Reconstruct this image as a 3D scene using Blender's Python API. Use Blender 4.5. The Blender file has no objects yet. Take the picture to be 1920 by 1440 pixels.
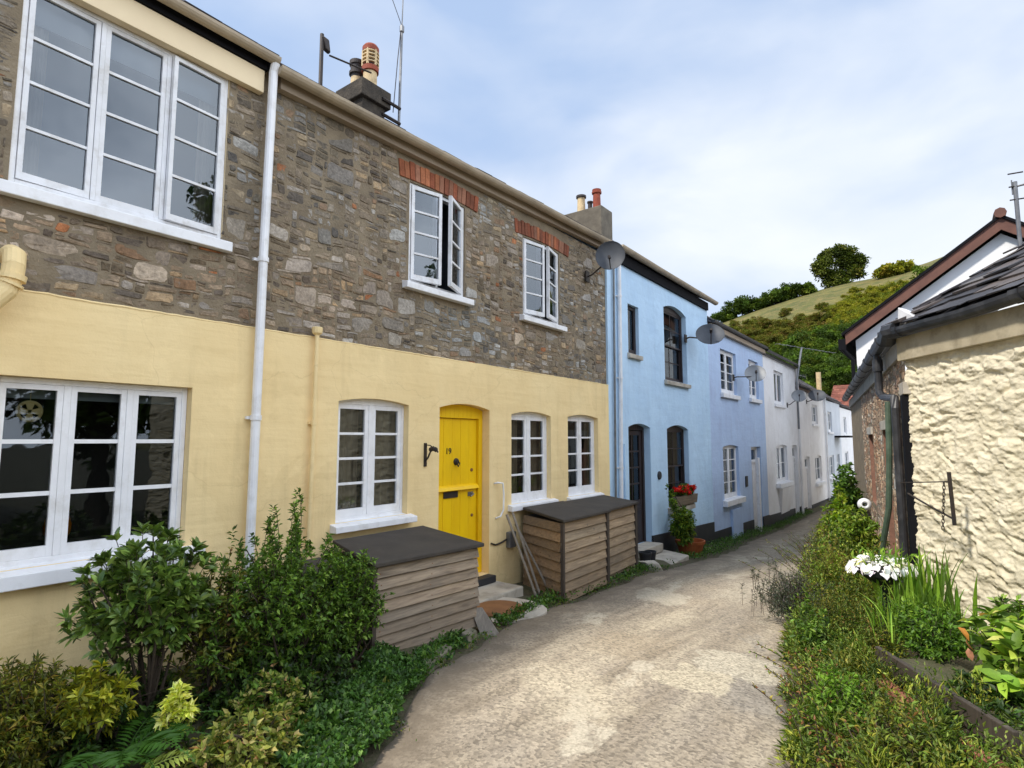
import bpy, math, random
import numpy as np
from mathutils import Vector, Matrix, noise as mnoise

random.seed(7)
rng = np.random.default_rng(11)
SC = bpy.context.scene
COL = SC.collection
rad = math.radians

# ------------------------------------------------------------------ camera geometry
F_PX, VPX, VPY = 1080.0, 1772.0, 824.0
CAM = np.array([4.65, 0.0, 1.8])
_Y = np.array([VPX - 960, VPY - 720, F_PX]); _Y /= np.linalg.norm(_Y)
_Z = np.array([0, -_Y[2], _Y[1]]); _Z /= np.linalg.norm(_Z)
_X = np.cross(_Y, _Z)
ROT = np.stack([_X, _Y, _Z])

def ray(u, v): return ROT @ np.array([u - 960.0, v - 720.0, F_PX])
def on(axis, val, u, v):
    d = ray(u, v); t = (val - CAM[axis]) / d[axis]
    return CAM + t * d
def W(u, v, x=0.0): return on(0, x, u, v)
def G(u, v, z=0.0): return on(2, z, u, v)
def PY(u, v, y): return on(1, y, u, v)

cam_data = bpy.data.cameras.new('camera'); cam = bpy.data.objects.new('camera', cam_data)
COL.objects.link(cam); SC.camera = cam
r_ = ROT @ np.array([1, 0, 0]); u_ = ROT @ np.array([0, -1, 0]); b_ = ROT @ np.array([0, 0, -1])
M = Matrix(((r_[0], u_[0], b_[0], CAM[0]), (r_[1], u_[1], b_[1], CAM[1]), (r_[2], u_[2], b_[2], CAM[2]), (0, 0, 0, 1)))
cam.matrix_world = M
cam_data.sensor_width = 36.0; cam_data.lens = F_PX / 1920 * 36
cam_data.clip_start = 0.05; cam_data.clip_end = 3000

# ------------------------------------------------------------------ object helpers
def tag(o, label=None, cat=None, group=None, kind=None):
    if label: o['label'] = label
    if cat: o['category'] = cat
    if group: o['group'] = group
    if kind: o['kind'] = kind
    return o

def thing(name, label, cat, loc=(0, 0, 0), group=None):
    o = bpy.data.objects.new(name, None); COL.objects.link(o)
    o.empty_display_size = 0.1
    o.location = tuple(float(c) for c in loc)
    return tag(o, label, cat, group)

def wloc(o):
    v = np.zeros(3)
    while o is not None:
        v += np.array(o.location); o = o.parent
    return v

class MB:
    def __init__(s):
        s.v = []; s.f = []; s.m = []; s.c = []; s.mats = []; s.cur = 0; s.col = None
    def mat(s, m):
        if m not in s.mats: s.mats.append(m)
        s.cur = s.mats.index(m); return s
    def add(s, verts, faces):
        o = len(s.v)
        s.v.extend([tuple(map(float, p)) for p in verts])
        for f in faces:
            s.f.append(tuple(i + o for i in f)); s.m.append(s.cur); s.c.append(s.col)
    def box(s, x0, x1, y0, y1, z0, z1):
        vs = [(x, y, z) for z in (z0, z1) for y in (y0, y1) for x in (x0, x1)]
        s.add(vs, [(0, 2, 3, 1), (4, 5, 7, 6), (0, 1, 5, 4), (1, 3, 7, 5), (3, 2, 6, 7), (2, 0, 4, 6)])
        return s
    def prism(s, base, top):
        n = len(base)
        s.add(list(base) + list(top), [tuple(range(n))[::-1], tuple(range(n, 2 * n))] + [(i, (i + 1) % n, n + (i + 1) % n, n + i) for i in range(n)])
        return s
    def tube(s, pts, r, n=8, caps=True):
        pts = [np.array(p, float) for p in pts]; k = len(pts)
        rs = r if hasattr(r, '__len__') else [r] * k
        vs = []; prev = None
        for i, p in enumerate(pts):
            t = pts[min(i + 1, k - 1)] - pts[max(i - 1, 0)]; t = t / (np.linalg.norm(t) + 1e-12)
            if prev is None:
                a = np.array([0, 0, 1.0]) if abs(t[2]) < .9 else np.array([1.0, 0, 0])
                e1 = np.cross(t, a)
            else: e1 = prev - t * (prev @ t)
            e1 /= np.linalg.norm(e1) + 1e-12; e2 = np.cross(t, e1); prev = e1
            for j in range(n):
                a = 2 * math.pi * j / n
                vs.append(p + rs[i] * (math.cos(a) * e1 + math.sin(a) * e2))
        fs = [(i * n + j, i * n + (j + 1) % n, (i + 1) * n + (j + 1) % n, (i + 1) * n + j) for i in range(k - 1) for j in range(n)]
        if caps: fs += [tuple(range(n))[::-1], tuple(range((k - 1) * n, k * n))]
        s.add(vs, fs); return s
    def lathe(s, prof, c, n=24, axis=(0, 0, 1)):
        ax = Vector(axis).normalized(); q = Vector((0, 0, 1)).rotation_difference(ax).to_matrix()
        vs = []
        for (r, h) in prof:
            for j in range(n):
                a = 2 * math.pi * j / n
                vs.append(np.array(q @ Vector((r * math.cos(a), r * math.sin(a), h))) + np.array(c))
        k = len(prof)
        fs = [(i * n + j, i * n + (j + 1) % n, (i + 1) * n + (j + 1) % n, (i + 1) * n + j) for i in range(k - 1) for j in range(n)]
        s.add(vs, fs); return s
    def build(s, name, mat=None, parent=None, bevel=0, smooth=False, seg=2):
        me = bpy.data.meshes.new(name)
        pl = wloc(parent)
        vs = [(p[0] - pl[0], p[1] - pl[1], p[2] - pl[2]) for p in s.v]
        me.from_pydata(vs, [], s.f)
        for m in (s.mats or [mat]): me.materials.append(m)
        if s.mats: me.polygons.foreach_set('material_index', s.m)
        if smooth: me.polygons.foreach_set('use_smooth', [True] * len(s.f))
        if any(c is not None for c in s.c):
            at = me.color_attributes.new('col', 'FLOAT_COLOR', 'CORNER')
            arr = np.ones((len(me.loops), 4), np.float32)
            for p, c in zip(me.polygons, s.c):
                if c is not None: arr[p.loop_start:p.loop_start + p.loop_total, :3] = c[:3]
            at.data.foreach_set('color', arr.ravel())
        me.update()
        o = bpy.data.objects.new(name, me); COL.objects.link(o)
        if parent is not None: o.parent = parent
        if bevel:
            b = o.modifiers.new('bevel', 'BEVEL'); b.width = bevel; b.segments = seg; b.limit_method = 'ANGLE'; b.angle_limit = rad(40)
        return o

def np_mesh(name, V, Fq, colv, mat, parent=None, smooth=False):
    """V (n,3), Fq (m,k) constant size faces, colv (n,3) per-vertex colour"""
    me = bpy.data.meshes.new(name)
    V = np.asarray(V, np.float32) - wloc(parent).astype(np.float32)
    Fq = np.asarray(Fq, np.int32); m, k = Fq.shape
    me.vertices.add(len(V)); me.vertices.foreach_set('co', V.ravel())
    me.loops.add(m * k); me.loops.foreach_set('vertex_index', Fq.ravel())
    me.polygons.add(m); me.polygons.foreach_set('loop_start', np.arange(0, m * k, k, dtype=np.int32))
    me.polygons.foreach_set('loop_total', np.full(m, k, np.int32))
    if smooth: me.polygons.foreach_set('use_smooth', np.ones(m, bool))
    me.materials.append(mat)
    if colv is not None:
        at = me.color_attributes.new('col', 'FLOAT_COLOR', 'POINT')
        at.data.foreach_set('color', np.concatenate([colv, np.ones((len(colv), 1))], 1).astype(np.float32).ravel())
    me.update(calc_edges=True); me.validate()
    o = bpy.data.objects.new(name, me); COL.objects.link(o)
    if parent is not None: o.parent = parent
    return o

# ------------------------------------------------------------------ materials
def lin(r, g, b):
    f = lambda c: (c / 255 / 12.92) if c / 255 <= .04045 else ((c / 255 + .055) / 1.055) ** 2.4
    return (f(r), f(g), f(b))

def new_mat(name):
    m = bpy.data.materials.new(name); m.use_nodes = True
    nt = m.node_tree; bs = nt.nodes['Principled BSDF']
    return m, nt, bs
def N(nt, t, **k):
    n = nt.nodes.new(t)
    for a, v in k.items():
        if a in n.inputs: n.inputs[a].default_value = v
        else: setattr(n, a, v)
    return n
def L(nt, a, b): nt.links.new(a, b)
def coords(nt, scale=(1, 1, 1)):
    tc = N(nt, 'ShaderNodeTexCoord'); mp = N(nt, 'ShaderNodeMapping')
    mp.inputs['Scale'].default_value = scale
    L(nt, tc.outputs['Object'], mp.inputs['Vector']); return mp.outputs['Vector']
def mixc(nt, fac, a, b, mode='MIX'):
    n = N(nt, 'ShaderNodeMix', data_type='RGBA', blend_type=mode)
    for sock, val in ((n.inputs[0], fac), (n.inputs[6], a), (n.inputs[7], b)):
        if hasattr(val, 'links') or hasattr(val, 'is_linked'): L(nt, val, sock)
        elif isinstance(val, (int, float)): sock.default_value = val
        else: sock.default_value = (*val[:3], 1)
    return n.outputs[2]
def ramp(nt, fac, stops):
    n = N(nt, 'ShaderNodeValToRGB'); e = n.color_ramp.elements
    while len(e) < len(stops): e.new(.5)
    for el, (p, c) in zip(e, stops):
        el.position = p; el.color = (c, c, c, 1) if isinstance(c, (int, float)) else (*c, 1)
    L(nt, fac, n.inputs[0]); return n.outputs[0]
def noisetex(nt, vec, scale, detail=4, rough=.55, dist=0):
    n = N(nt, 'ShaderNodeTexNoise'); n.inputs['Scale'].default_value = scale; n.inputs['Detail'].default_value = detail
    n.inputs['Roughness'].default_value = rough; n.inputs['Distortion'].default_value = dist
    L(nt, vec, n.inputs['Vector']); return n.outputs['Fac']
def bump(nt, bs, h, strength, dist=.01, prev=None):
    b = N(nt, 'ShaderNodeBump'); b.inputs['Strength'].default_value = strength; b.inputs['Distance'].default_value = dist
    L(nt, h, b.inputs['Height'])
    if prev is not None: L(nt, prev, b.inputs['Normal'])
    L(nt, b.outputs[0], bs.inputs['Normal']); return b.outputs[0]

def paint(name, c1, c2=None, rough=.6, scale=3.0, bs1=(60, .25, .004), bs2=None, stretch=(1, 1, 1), spec=.4, dirt=None, metal=0, streak=None, course=0):
    """painted or plain surface: two-tone noise, fine bump, optional blotchy dirt (colour, amount, scale)"""
    m, nt, bs = new_mat(name)
    c2 = c2 or tuple(x * .86 for x in c1)
    v = coords(nt, stretch)
    col = mixc(nt, ramp(nt, noisetex(nt, v, scale, 6), [(.3, 0.), (.72, 1.)]), c1, c2)
    if dirt:
        d = ramp(nt, noisetex(nt, v, dirt[2], 8, .65), [(.5, 0.), (.75, dirt[1])])
        col = mixc(nt, d, col, dirt[0])
    if streak:   # runs of dirt and faint patch repairs
        vs_ = coords(nt, (1, 5, .35)); st = ramp(nt, noisetex(nt, vs_, 1.6, 7, .6), [(.52, 0.), (.78, 1.)])
        pt = ramp(nt, noisetex(nt, v, .55, 3, .5), [(.35, .15), (.7, 1.)])
        k_ = N(nt, 'ShaderNodeMath', operation='MULTIPLY'); L(nt, st, k_.inputs[0]); L(nt, pt, k_.inputs[1])
        k2 = N(nt, 'ShaderNodeMath', operation='MULTIPLY'); L(nt, k_.outputs[0], k2.inputs[0]); k2.inputs[1].default_value = streak[1]
        col = mixc(nt, k2.outputs[0], col, streak[0])
        pr = ramp(nt, noisetex(nt, v, .8, 8, .6, .4), [(.55, 0.), (.57, streak[2])])
        col = mixc(nt, pr, col, tuple(min(1, x * 1.10) for x in c1))
        cv = N(nt, 'ShaderNodeTexVoronoi', feature='DISTANCE_TO_EDGE'); cv.inputs['Scale'].default_value = .7
        cn = N(nt, 'ShaderNodeTexNoise'); cn.inputs['Scale'].default_value = 2.5; cn.inputs['Detail'].default_value = 6; L(nt, v, cn.inputs['Vector'])
        ca = N(nt, 'ShaderNodeVectorMath', operation='MULTIPLY_ADD'); L(nt, cn.outputs['Color'], ca.inputs[0]); ca.inputs[1].default_value = (.4, .4, .4); L(nt, v, ca.inputs[2]); L(nt, ca.outputs[0], cv.inputs['Vector'])
        col = mixc(nt, ramp(nt, cv.outputs['Distance'], [(.001, .22), (.003, 0.)]), col, streak[0])
    L(nt, col, bs.inputs['Base Color'])
    bs.inputs['Roughness'].default_value = rough; bs.inputs['Metallic'].default_value = metal
    bs.inputs['Specular IOR Level'].default_value = spec
    nb = None
    if bs1: nb = bump(nt, bs, noisetex(nt, v, bs1[0], 5), bs1[1], bs1[2])
    if bs2: nb = bump(nt, bs, noisetex(nt, v, bs2[0], 3), bs2[1], bs2[2], nb)
    if course: bump(nt, bs, noisetex(nt, coords(nt, (1, .25, 2.6)), 3.2, 4, .5), course, .025, nb)
    return m

def attr_mat(name, rough=.8, gscale=60, gamt=.35, bstr=.6, bdist=.006, transl=0, spec=.3, lichen=False):
    m, nt, bs = new_mat(name)
    a = N(nt, 'ShaderNodeAttribute', attribute_name='col')
    v = coords(nt)
    col = a.outputs['Color']
    if gamt:
        g = ramp(nt, noisetex(nt, v, gscale, 7, .65), [(.25, 1 - gamt), (.75, 1 + gamt * .6)])
        col = mixc(nt, 1.0, col, g, 'MULTIPLY')
        g2 = ramp(nt, noisetex(nt, v, gscale * .18, 4, .6), [(.3, .75), (.7, 1.2)])
        col = mixc(nt, 1.0, col, g2, 'MULTIPLY')
    if lichen:
        l = ramp(nt, noisetex(nt, v, 9, 8, .7), [(.6, 0.), (.7, .6)])
        col = mixc(nt, l, col, lin(150, 146, 136))
    L(nt, col, bs.inputs['Base Color'])
    bs.inputs['Roughness'].default_value = rough; bs.inputs['Specular IOR Level'].default_value = spec
    if bstr:
        nb = bump(nt, bs, noisetex(nt, v, gscale * .5, 6, .65), bstr, bdist)
    if transl:
        out = nt.nodes['Material Output']
        t = N(nt, 'ShaderNodeBsdfTranslucent'); L(nt, mixc(nt, 1.0, col, (1.3, 1.35, .6), 'MULTIPLY'), t.inputs['Color'])
        mx = N(nt, 'ShaderNodeMixShader'); mx.inputs[0].default_value = transl
        L(nt, bs.outputs[0], mx.inputs[1]); L(nt, t.outputs[0], mx.inputs[2]); L(nt, mx.outputs[0], out.inputs['Surface'])
    return m

def glass_mat(name, ior=1.5, tint=(.55, .6, .6), wav=.05):
    m, nt, bs = new_mat(name); out = nt.nodes['Material Output']
    tr = N(nt, 'ShaderNodeBsdfTransparent'); tr.inputs[0].default_value = (*tint, 1)
    gl = N(nt, 'ShaderNodeBsdfGlossy'); gl.inputs['Roughness'].default_value = .015; gl.inputs['Color'].default_value = (.84, .92, 1, 1)
    fr = N(nt, 'ShaderNodeFresnel'); fr.inputs['IOR'].default_value = ior
    v = coords(nt); b = N(nt, 'ShaderNodeBump'); b.inputs['Strength'].default_value = wav; b.inputs['Distance'].default_value = .02
    L(nt, noisetex(nt, v, 2.5, 2), b.inputs['Height']); L(nt, b.outputs[0], gl.inputs['Normal'])
    mx = N(nt, 'ShaderNodeMixShader'); L(nt, fr.outputs[0], mx.inputs[0]); L(nt, tr.outputs[0], mx.inputs[1]); L(nt, gl.outputs[0], mx.inputs[2])
    L(nt, mx.outputs[0], out.inputs['Surface']); return m

def wood_mat(name, c1, c2, rough=.75, stretch=(1, .06, 1), scale=40):
    m, nt, bs = new_mat(name)
    v = coords(nt, stretch)
    n1 = noisetex(nt, v, scale, 6, .6, .6)
    col = mixc(nt, ramp(nt, n1, [(.3, 0.), (.7, 1.)]), c1, c2)
    v2 = coords(nt)
    col = mixc(nt, ramp(nt, noisetex(nt, v2, 2.3, 5, .6), [(.4, 0.), (.75, .6)]), col, tuple(.55 * (a * .5 + b * .5) for a, b in zip(c1, (.3, .3, .3))))
    at = N(nt, 'ShaderNodeAttribute', attribute_name='col')
    col = mixc(nt, 1.0, col, at.outputs['Color'], 'MULTIPLY')
    # knots
    vo = N(nt, 'ShaderNodeTexVoronoi'); vo.inputs['Scale'].default_value = 5.5; L(nt, v2, vo.inputs['Vector'])
    k = ramp(nt, vo.outputs['Distance'], [(.06, 1.), (.12, 0.)])
    col = mixc(nt, k, col, tuple(x * .35 for x in c1))
    L(nt, col, bs.inputs['Base Color']); bs.inputs['Roughness'].default_value = rough
    bump(nt, bs, n1, .5, .004)
    return m

M_ = {}
M_['yellow'] = paint('yellow_render', lin(241, 216, 163), lin(236, 208, 152), .75, 1.4, (70, .35, .004), (3.5, .4, .03), dirt=(lin(212, 184, 128), .4, 1.6), streak=(lin(178, 152, 104), .45, .35), course=.35)
M_['blue'] = paint('blue_render', lin(192, 220, 243), lin(181, 211, 238), .75, 1.4, (80, .35, .004), (4, .5, .03), dirt=(lin(160, 190, 220), .45, 1.2), streak=(lin(136, 160, 184), .5, .3), course=.3)
M_['lilac'] = paint('lilac_render', lin(184, 206, 236), lin(175, 196, 229), .75, 1.4, (80, .35, .004), (4, .5, .03), dirt=(lin(166, 178, 208), .5, 1.1), streak=(lin(138, 146, 172), .55, .25), course=.3)
M_['white_wall'] = paint('white_render', lin(244, 243, 244), lin(234, 233, 234), .75, 1.2, (80, .3, .004), (4, .4, .03), dirt=(lin(206, 200, 196), .5, .9), streak=(lin(176, 168, 160), .5, .2))
M_['pink_white'] = paint('warm_white_render', lin(242, 239, 238), lin(231, 227, 226), .75, 1.2, (80, .3, .004), (4, .4, .03), dirt=(lin(204, 194, 190), .5, .9), streak=(lin(172, 162, 154), .5, .2))
M_['pale_blue'] = paint('pale_blue_render', lin(214, 219, 226), lin(202, 207, 215), .75, 1.2, (80, .3, .004), (4, .4, .03), streak=(lin(160, 160, 164), .5, .2))
M_['gable_white'] = paint('gable_white', lin(240, 240, 240), lin(228, 228, 226), .7, 1.2, (60, .2, .004))
M_['white'] = paint('white_paint', lin(240, 240, 242), lin(228, 228, 230), .42, 5, (50, .2, .003), dirt=(lin(178, 172, 160), .45, 6))
M_['white_soft'] = paint('white_gloss_old', lin(232, 233, 236), lin(214, 214, 215), .5, 6, (50, .15, .003), dirt=(lin(164, 156, 142), .55, 7))
M_['cream'] = paint('cream_paint', lin(236, 216, 178), lin(226, 205, 168), .55, 2, (50, .1, .003))
M_['black'] = paint('black_paint', (.008, .008, .01), (.011, .011, .013), .75, 4, None, spec=.08)
M_['plinth'] = paint('black_plinth', (.022, .023, .027), (.035, .036, .04), .6, 4, (50, .4, .006))
M_['brown'] = paint('brown_paint', lin(58, 46, 44), lin(44, 36, 36), .4, 4, (50, .1, .003))
M_['door_yellow'] = paint('yellow_door_paint', lin(242, 200, 8), lin(228, 180, 6), .45, 3, (40, .2, .003), stretch=(1, 1, .25), dirt=(lin(196, 150, 20), .4, 5))
M_['fascia'] = paint('weathered_fascia', lin(168, 152, 132), lin(140, 124, 106), .7, 3, (40, .3, .004), stretch=(1, .15, 1))
M_['gutter'] = paint('grey_gutter', lin(182, 166, 142), lin(158, 144, 124), .55, 3, (40, .2, .004), dirt=(lin(120, 110, 94), .6, 4))
M_['slate'] = attr_mat('slate', .6, 40, .35, .5, .006)
M_['stone'] = attr_mat('rubble_stone', .9, 38, .5, .9, .012, lichen=True)
M_['mortar'] = paint('earth_mortar', lin(142, 128, 106), lin(112, 100, 83), .95, 4, (40, .9, .014))
M_['brick'] = attr_mat('brick', .85, 50, .35, .6, .006)
M_['chimney'] = paint('sooty_stone', lin(82, 74, 64), lin(48, 44, 40), .95, 6, (30, .9, .02), dirt=(lin(34, 32, 30), .8, 4))
M_['chimney_pale'] = paint('grey_rendered_chimney', lin(120, 112, 98), lin(86, 79, 70), .95, 4, (35, .7, .012), dirt=(lin(92, 86, 76), .7, 3))
M_['pot_cream'] = paint('buff_clay', lin(216, 192, 150), lin(196, 170, 128), .75, 8, (40, .2, .004), dirt=(lin(110, 92, 74), .6, 7))
M_['pot_red'] = paint('red_clay', lin(150, 72, 48), lin(120, 54, 38), .75, 8, (40, .2, .004))
M_['pot_dark'] = paint('sooted_clay', (.03, .026, .025), (.06, .045, .04), .7, 8, (40, .2, .004))
M_['terracotta'] = paint('terracotta', lin(176, 98, 52), lin(150, 80, 42), .8, 8, (40, .2, .004))
M_['dish'] = paint('grey_dish', lin(78, 82, 89), lin(62, 66, 72), .6, 5, (60, .05, .002))
M_['dish_pale'] = paint('pale_dish', lin(150, 152, 154), lin(128, 130, 132), .5, 5, (60, .05, .002))
M_['metal'] = paint('galvanised', lin(135, 136, 138), lin(105, 106, 108), .45, 8, None, metal=.6)
M_['dark_metal'] = paint('dark_iron', (.03, .028, .03), (.06, .045, .035), .55, 12, (60, .2, .003), metal=.4)
M_['felt'] = paint('roofing_felt', lin(72, 66, 60), lin(56, 52, 48), .9, 6, (130, .6, .004), dirt=(lin(96, 90, 80), .5, 3))
M_['wood'] = wood_mat('weathered_boards', lin(174, 158, 136), lin(116, 102, 86))
M_['wood_side'] = wood_mat('weathered_boards_side', lin(166, 144, 118), lin(118, 98, 80), stretch=(.06, 1, 1))
M_['wood_grey'] = wood_mat('grey_wood', lin(150, 140, 126), lin(116, 106, 94), stretch=(1, 1, .06))
M_['wood_old'] = wood_mat('old_door_wood', lin(120, 92, 60), lin(86, 64, 42), stretch=(1, 1, .06))
M_['concrete'] = paint('concrete', lin(190, 182, 168), lin(160, 152, 140), .9, 4, (60, .6, .006), dirt=(lin(120, 114, 104), .6, 4))
M_['kerb'] = paint('mossy_kerb', lin(140, 132, 116), lin(104, 100, 82), .95, 6, (50, .6, .008), dirt=(lin(84, 86, 60), .7, 5))
M_['rust'] = paint('rusty_iron', lin(140, 98, 62), lin(116, 78, 50), .85, 6, (60, .5, .004))
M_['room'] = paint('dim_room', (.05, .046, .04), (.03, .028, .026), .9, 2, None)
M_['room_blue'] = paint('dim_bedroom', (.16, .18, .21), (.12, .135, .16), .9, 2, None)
M_['curtain'] = paint('curtain', lin(196, 178, 154), lin(160, 142, 122), .9, 9, None, stretch=(1, 1, .1))
M_['blind'] = paint('grey_blind', lin(150, 156, 158), lin(140, 146, 148), .9, 6, None)
M_['glass'] = glass_mat('window_glass', 1.6, (.62, .66, .66), .09)
M_['glass_sky'] = glass_mat('window_glass_upper', 1.9, (.55, .6, .66), .12)
M_['glass_dark'] = glass_mat('window_glass_dark', 1.45, (.35, .36, .36))
M_['orange'] = paint('orange_glaze', lin(220, 130, 20), lin(190, 104, 16), .3, 6, None)
M_['ornament'] = paint('pale_wood', lin(206, 186, 130), lin(180, 160, 110), .6, 8, None)
M_['leaf'] = attr_mat('leaf', .5, 60, .12, 0, transl=.30, spec=.35)
M_['leaf_gloss'] = attr_mat('glossy_leaf', .32, 60, .12, 0, transl=.15, spec=.5)
M_['leaf_far'] = attr_mat('distant_leaf', .7, 2, .2, 0, transl=.3, spec=.2)
M_['petal'] = attr_mat('petal', .6, 60, .05, 0, transl=.25, spec=.2)
M_['bark'] = paint('bark', lin(82, 70, 58), lin(56, 48, 40), .95, 12, (40, .8, .01))
M_['green_pipe'] = paint('green_pipe', lin(92, 108, 92), lin(66, 84, 68), .5, 9, (40, .2, .004))
M_['red_tile'] = attr_mat('red_tile', .8, 20, .3, .5, .01)
M_['barge'] = paint('brown_bargeboard', lin(112, 74, 60), lin(90, 58, 48), .6, 3, (40, .2, .004))
M_['lead'] = paint('lead_flashing', lin(222, 222, 224), lin(190, 190, 192), .5, 6, (30, .3, .006))
M_['gutter_black'] = paint('black_gutter_plastic', (.022, .023, .026), (.04, .04, .044), .42, 6, (40, .15, .004), dirt=((.11, .11, .115), .6, 5))
M_['rough_cream'] = paint('rough_cream_render', lin(227, 217, 192), lin(214, 203, 174), .85, 3, (55, .7, .008), (14, .5, .02), dirt=(lin(196, 184, 154), .55, 4))
M_['brick_edge'] = paint('old_brick_dust', lin(150, 110, 92), lin(120, 88, 74), .95, 12, (40, .6, .008))

def ground_mat(name):
    m, nt, bs = new_mat(name); v = coords(nt)
    c = mixc(nt, ramp(nt, noisetex(nt, v, 1.6, 8, .65), [(.35, 0.), (.65, 1.)]), lin(74, 62, 48), lin(70, 78, 44))
    c = mixc(nt, ramp(nt, noisetex(nt, v, 30, 4, .6), [(.4, 0.), (.7, .6)]), c, lin(108, 96, 78))
    L(nt, c, bs.inputs['Base Color']); bs.inputs['Roughness'].default_value = .95
    bump(nt, bs, noisetex(nt, v, 25, 6, .7), .8, .02); return m
M_['ground'] = ground_mat('soil_and_weeds')

LANE_PATCHES = []
for (u, v, rx, ry, c_, a_, s_) in ((1440, 1310, .42, .60, (144, 137, 126), .6, .5), (1390, 1248, .36, .42, (196, 185, 162), .75, .16), (1300, 1285, .26, .30, (196, 183, 156), .7, .16), (1180, 1210, .40, .5, (160, 143, 118), .5, .5),
        (1060, 1295, .42, .30, (194, 180, 154), .5, .4), (1090, 1340, .5, .35, (192, 178, 152), .45, .4), (1230, 1180, .12, .16, (132, 118, 100), .4, .5), (1480, 1130, .3, .8, (190, 178, 156), .6, .4), (1400, 1080, .35, 1.2, (192, 180, 158), .5, .5), (1250, 1150, .25, .9, (192, 178, 152), .5, .5), (900, 1420, .5, .35, (146, 135, 120), .4, .5), (1480, 1030, .4, .8, (140, 132, 120), .45, .4)):
    p_ = G(u, v, .03); LANE_PATCHES.append((p_[0], p_[1], rx, ry, c_, a_, s_))
def lane_mat():
    m, nt, bs = new_mat('worn_lane'); v = coords(nt)
    def mask(n, lo, hi): return ramp(nt, n, [(lo, 0.), (hi, 1.)])
    big = noisetex(nt, coords(nt, (1, .45, 1)), .9, 6, .6, .4)
    c = mixc(nt, mask(big, .36, .62), lin(154, 142, 124), lin(172, 157, 135))
    mid = noisetex(nt, v, 3.2, 8, .7, .3)
    c = mixc(nt, mask(mid, .48, .70), c, lin(152, 140, 124))
    sk = noisetex(nt, coords(nt, (3.2, .22, 1)), 1.5, 6, .6, .2)
    c = mixc(nt, mask(sk, .46, .66), c, lin(140, 127, 108))
    sk2 = noisetex(nt, coords(nt, (2.4, .18, 1.7)), 1.9, 6, .6, .2)
    c = mixc(nt, ramp(nt, sk2, [(.5, 0.), (.68, .7)]), c, lin(186, 172, 148))
    # sandy cement skim patches with sharp ragged edges
    pn = noisetex(nt, coords(nt, (1.1, .6, 1)), .75, 9, .62, .2)
    pm = mask(pn, .575, .60)
    c = mixc(nt, pm, c, lin(190, 178, 156))
    # exposed dark aggregate patches
    an = noisetex(nt, coords(nt, (.9, .7, 1)), 1.15, 8, .6, .3)
    am = mask(an, .62, .72)
    c = mixc(nt, am, c, lin(138, 133, 125))
    wn = N(nt, 'ShaderNodeTexNoise'); wn.inputs['Scale'].default_value = 3.2; wn.inputs['Detail'].default_value = 7; wn.inputs['Roughness'].default_value = .62; L(nt, v, wn.inputs['Vector'])
    wv = N(nt, 'ShaderNodeVectorMath', operation='MULTIPLY_ADD'); L(nt, wn.outputs['Color'], wv.inputs[0]); wv.inputs[1].default_value = (.75, .75, 0); L(nt, v, wv.inputs[2])
    for (bx, by, rx, ry, colr, amt_, soft_) in LANE_PATCHES:
        mp2 = N(nt, 'ShaderNodeMapping', vector_type='POINT'); mp2.inputs['Location'].default_value = (-(bx + .375) / rx, -(by + .375) / ry, 0); mp2.inputs['Scale'].default_value = (1 / rx, 1 / ry, 0)
        L(nt, wv.outputs[0], mp2.inputs['Vector']); ln_ = N(nt, 'ShaderNodeVectorMath', operation='LENGTH'); L(nt, mp2.outputs[0], ln_.inputs[0])
        c = mixc(nt, ramp(nt, ln_.outputs['Value'], [(1 - soft_, amt_), (1.0, 0.)]), c, lin(*colr))
    vo = N(nt, 'ShaderNodeTexVoronoi'); vo.inputs['Scale'].default_value = 55; L(nt, v, vo.inputs['Vector'])
    sp = N(nt, 'ShaderNodeSeparateColor'); L(nt, vo.outputs['Color'], sp.inputs[0])
    peb = ramp(nt, sp.outputs[0], [(.0, .48), (.45, .98), (1., 1.32)])
    amt = mixc(nt, am, mixc(nt, pm, (.8, .8, .8), (.4, .4, .4)), (1., 1., 1.))
    c = mixc(nt, .75, c, mixc(nt, 1.0, c, ramp(nt, noisetex(nt, v, 60, 3, .7), [(.3, .72), (.7, 1.2)]), 'MULTIPLY'))
    c = mixc(nt, amt, c, mixc(nt, 1.0, c, peb, 'MULTIPLY'))
    # damp mossy grime at the edges; wide left band also paints in the houses' shade
    tc = N(nt, 'ShaderNodeAttribute', attribute_name='col')
    se = N(nt, 'ShaderNodeSeparateColor'); L(nt, tc.outputs['Color'], se.inputs[0])
    ma = N(nt, 'ShaderNodeMath', operation='MULTIPLY_ADD'); L(nt, mid, ma.inputs[0]); ma.inputs[1].default_value = 1.3; ma.inputs[2].default_value = -.65
    ad = N(nt, 'ShaderNodeMath', operation='ADD'); L(nt, ma.outputs[0], ad.inputs[0]); L(nt, se.outputs[0], ad.inputs[1])
    c = mixc(nt, ramp(nt, ad.outputs[0], [(.30, 0.), (.85, .9)]), c, lin(110, 98, 82))
    # cracks
    vc = N(nt, 'ShaderNodeTexVoronoi', feature='DISTANCE_TO_EDGE'); vc.inputs['Scale'].default_value = .55
    dn = N(nt, 'ShaderNodeTexNoise'); dn.inputs['Scale'].default_value = 2.2; dn.inputs['Detail'].default_value = 6; L(nt, v, dn.inputs['Vector'])
    va = N(nt, 'ShaderNodeVectorMath', operation='MULTIPLY_ADD'); L(nt, dn.outputs['Color'], va.inputs[0]); va.inputs[1].default_value = (.7, .7, .7); L(nt, v, va.inputs[2])
    L(nt, va.outputs[0], vc.inputs['Vector'])
    c = mixc(nt, ramp(nt, vc.outputs['Distance'], [(.002, .28), (.008, 0.)]), c, lin(110, 98, 84))
    L(nt, c, bs.inputs['Base Color']); bs.inputs['Roughness'].default_value = .92
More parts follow.
